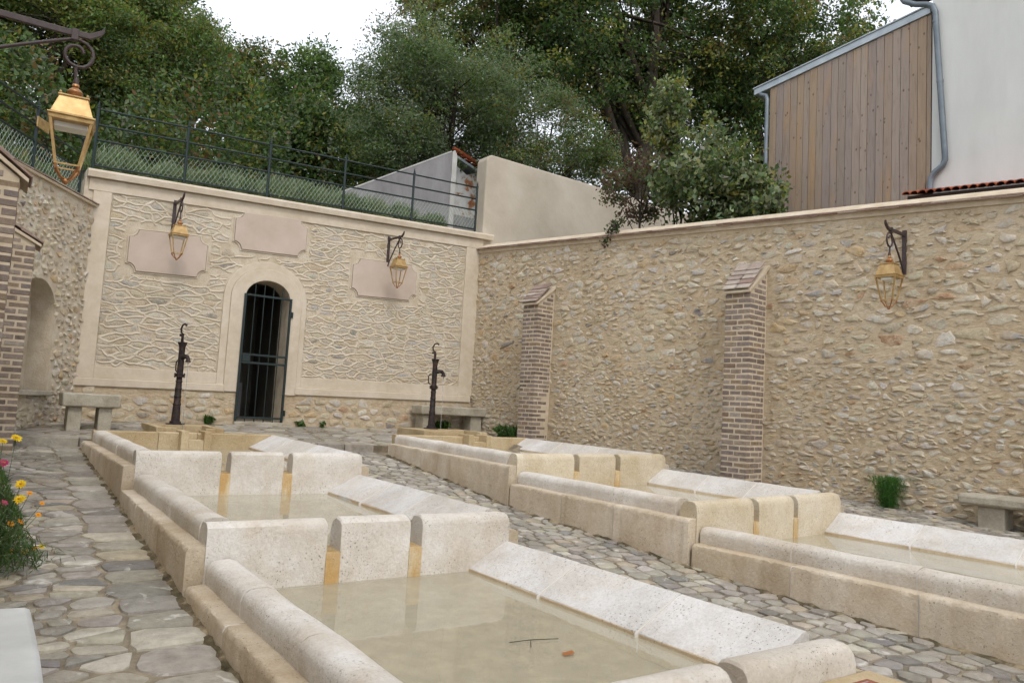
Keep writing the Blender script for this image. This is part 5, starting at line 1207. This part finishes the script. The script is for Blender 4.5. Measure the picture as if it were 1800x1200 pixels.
def flowers():
    t = empty('flower_clump', (.05, 5.75, ground_z(.05, 5.75)), 'clump of yellow, pink and orange garden flowers at the left edge', 'flowers')
    N = 7000; P = np.stack([RNG.normal(-.02, .13, N), RNG.normal(5.8, .16, N), np.zeros(N)], 1); g = -1.16; hgt = RNG.random(N)
    P[:, 2] = g + hgt * np.clip(.75 - 2.2 * np.abs(P[:, 0] + .03) , .12, .8); P[:, 0] += (hgt - .5) * .06
    leaf_mesh('foliage', P, .07 * (.6 + .8 * RNG.random(N)), .09, pal_colors(N, [(3, (.07, .12, .035)), (2, (.10, .16, .06)), (1, (.05, .08, .03))]), 'leaf', t, updir=(0, 0, .5))
    YL, PK, OR = (.75, .52, .01, 1), (.55, .06, .17, 1), (.80, .33, .01, 1)
    for (x, y, z, r, c) in BLOOMS:
        col = {'y': YL, 'p': PK, 'o': OR}[c]; ctr = Vector((x, y, z)); root = Vector((x * .35 - .02, y + .02, -1.15)); m = MB()
        m.tube([root, root.lerp(ctr, .55) + Vector((.02, 0, .03)), ctr], [.003, .0025, .002], 4, col=(.07, .12, .04, 1)); m.build('stem', 'petal', t, colors=True)
        ax = Vector((random.uniform(-.3, .5), random.uniform(-.9, -.3), .8)).normalized(); a = ax.orthogonal().normalized(); b = ax.cross(a); m = MB()
        for ring, (nn, rr, lift) in enumerate(((11, 1, 0), (9, .7, .25))):
            for k in range(nn):
                an = 2 * math.pi * (k + .5 * ring) / nn + random.uniform(-.1, .1); d = a * math.cos(an) + b * math.sin(an); e = a * -math.sin(an) + b * math.cos(an)
                q = r * rr * random.uniform(.85, 1.1); m.add([ctr + ax * .002, ctr + d * q * .6 + e * q * .22 + ax * (q * (.16 + lift)), ctr + d * q + ax * q * (.10 + lift), ctr + d * q * .6 - e * q * .22 + ax * (q * (.16 + lift))], [(0, 1, 2, 3)], tuple(v * random.uniform(.85, 1.1) for v in col[:3]) + (1,))
        bl = m.build('bloom', 'petal', t, colors=True)
        c_ = MB(); c_.lathe([(r * .28, 0), (r * .26, r * .14), (r * .1, r * .24)], ctr + ax * r * .1, 8, col=(.5, .22, .02, 1)); c_.build('bloom_centre', 'petal', bl, colors=True)
BLOOMS = []
BLOOMS += [(.12, 5.8, -.36, .036, 'y'), (.17, 5.7, -.64, .036, 'y'), (.17, 5.6, -.72, .040, 'y'), (.07, 5.7, -.51, .034, 'p'), (.09, 5.6, -.74, .026, 'p'), (.05, 5.6, -.37, .03, 'y'), (.23, 5.9, -.72, .02, 'o'), (.31, 6.0, -.80, .019, 'o'),
    (.29, 5.9, -.86, .022, 'o'), (.19, 5.7, -.87, .024, 'o'), (.14, 5.7, -.88, .022, 'o'), (.30, 6.1, -1.11, .026, 'o'), (.34, 6.1, -1.10, .024, 'y'), (.24, 6.0, -1.11, .024, 'o'), (.17, 5.95, -1.10, .024, 'o'), (.20, 6.0, -1.02, .02, 'y')]
flowers()

# small beige plate fixed to the railing post behind the near lantern
def post_plate():
    p = LWX(1.38, .19) + Vector((0, 0, 3.60)); t = empty('post_plate', p, 'small beige plate on the railing post behind the near lantern', 'plate')
    Mx = Matrix((UL, NL_, Vector((0, 0, 1)))).transposed()
    MB().box(p + NL_ * .0 - UL * .10, (.30, .02, .15), Mx).build('plate', 'gold_paint', t, bevel=.004)
    for k in (-1, 1): MB().box(p + NL_ * -.02 + Vector((0, 0, .05 * k)), (.06, .05, .015), Mx).build('clip', 'green_iron', t)
post_plate()
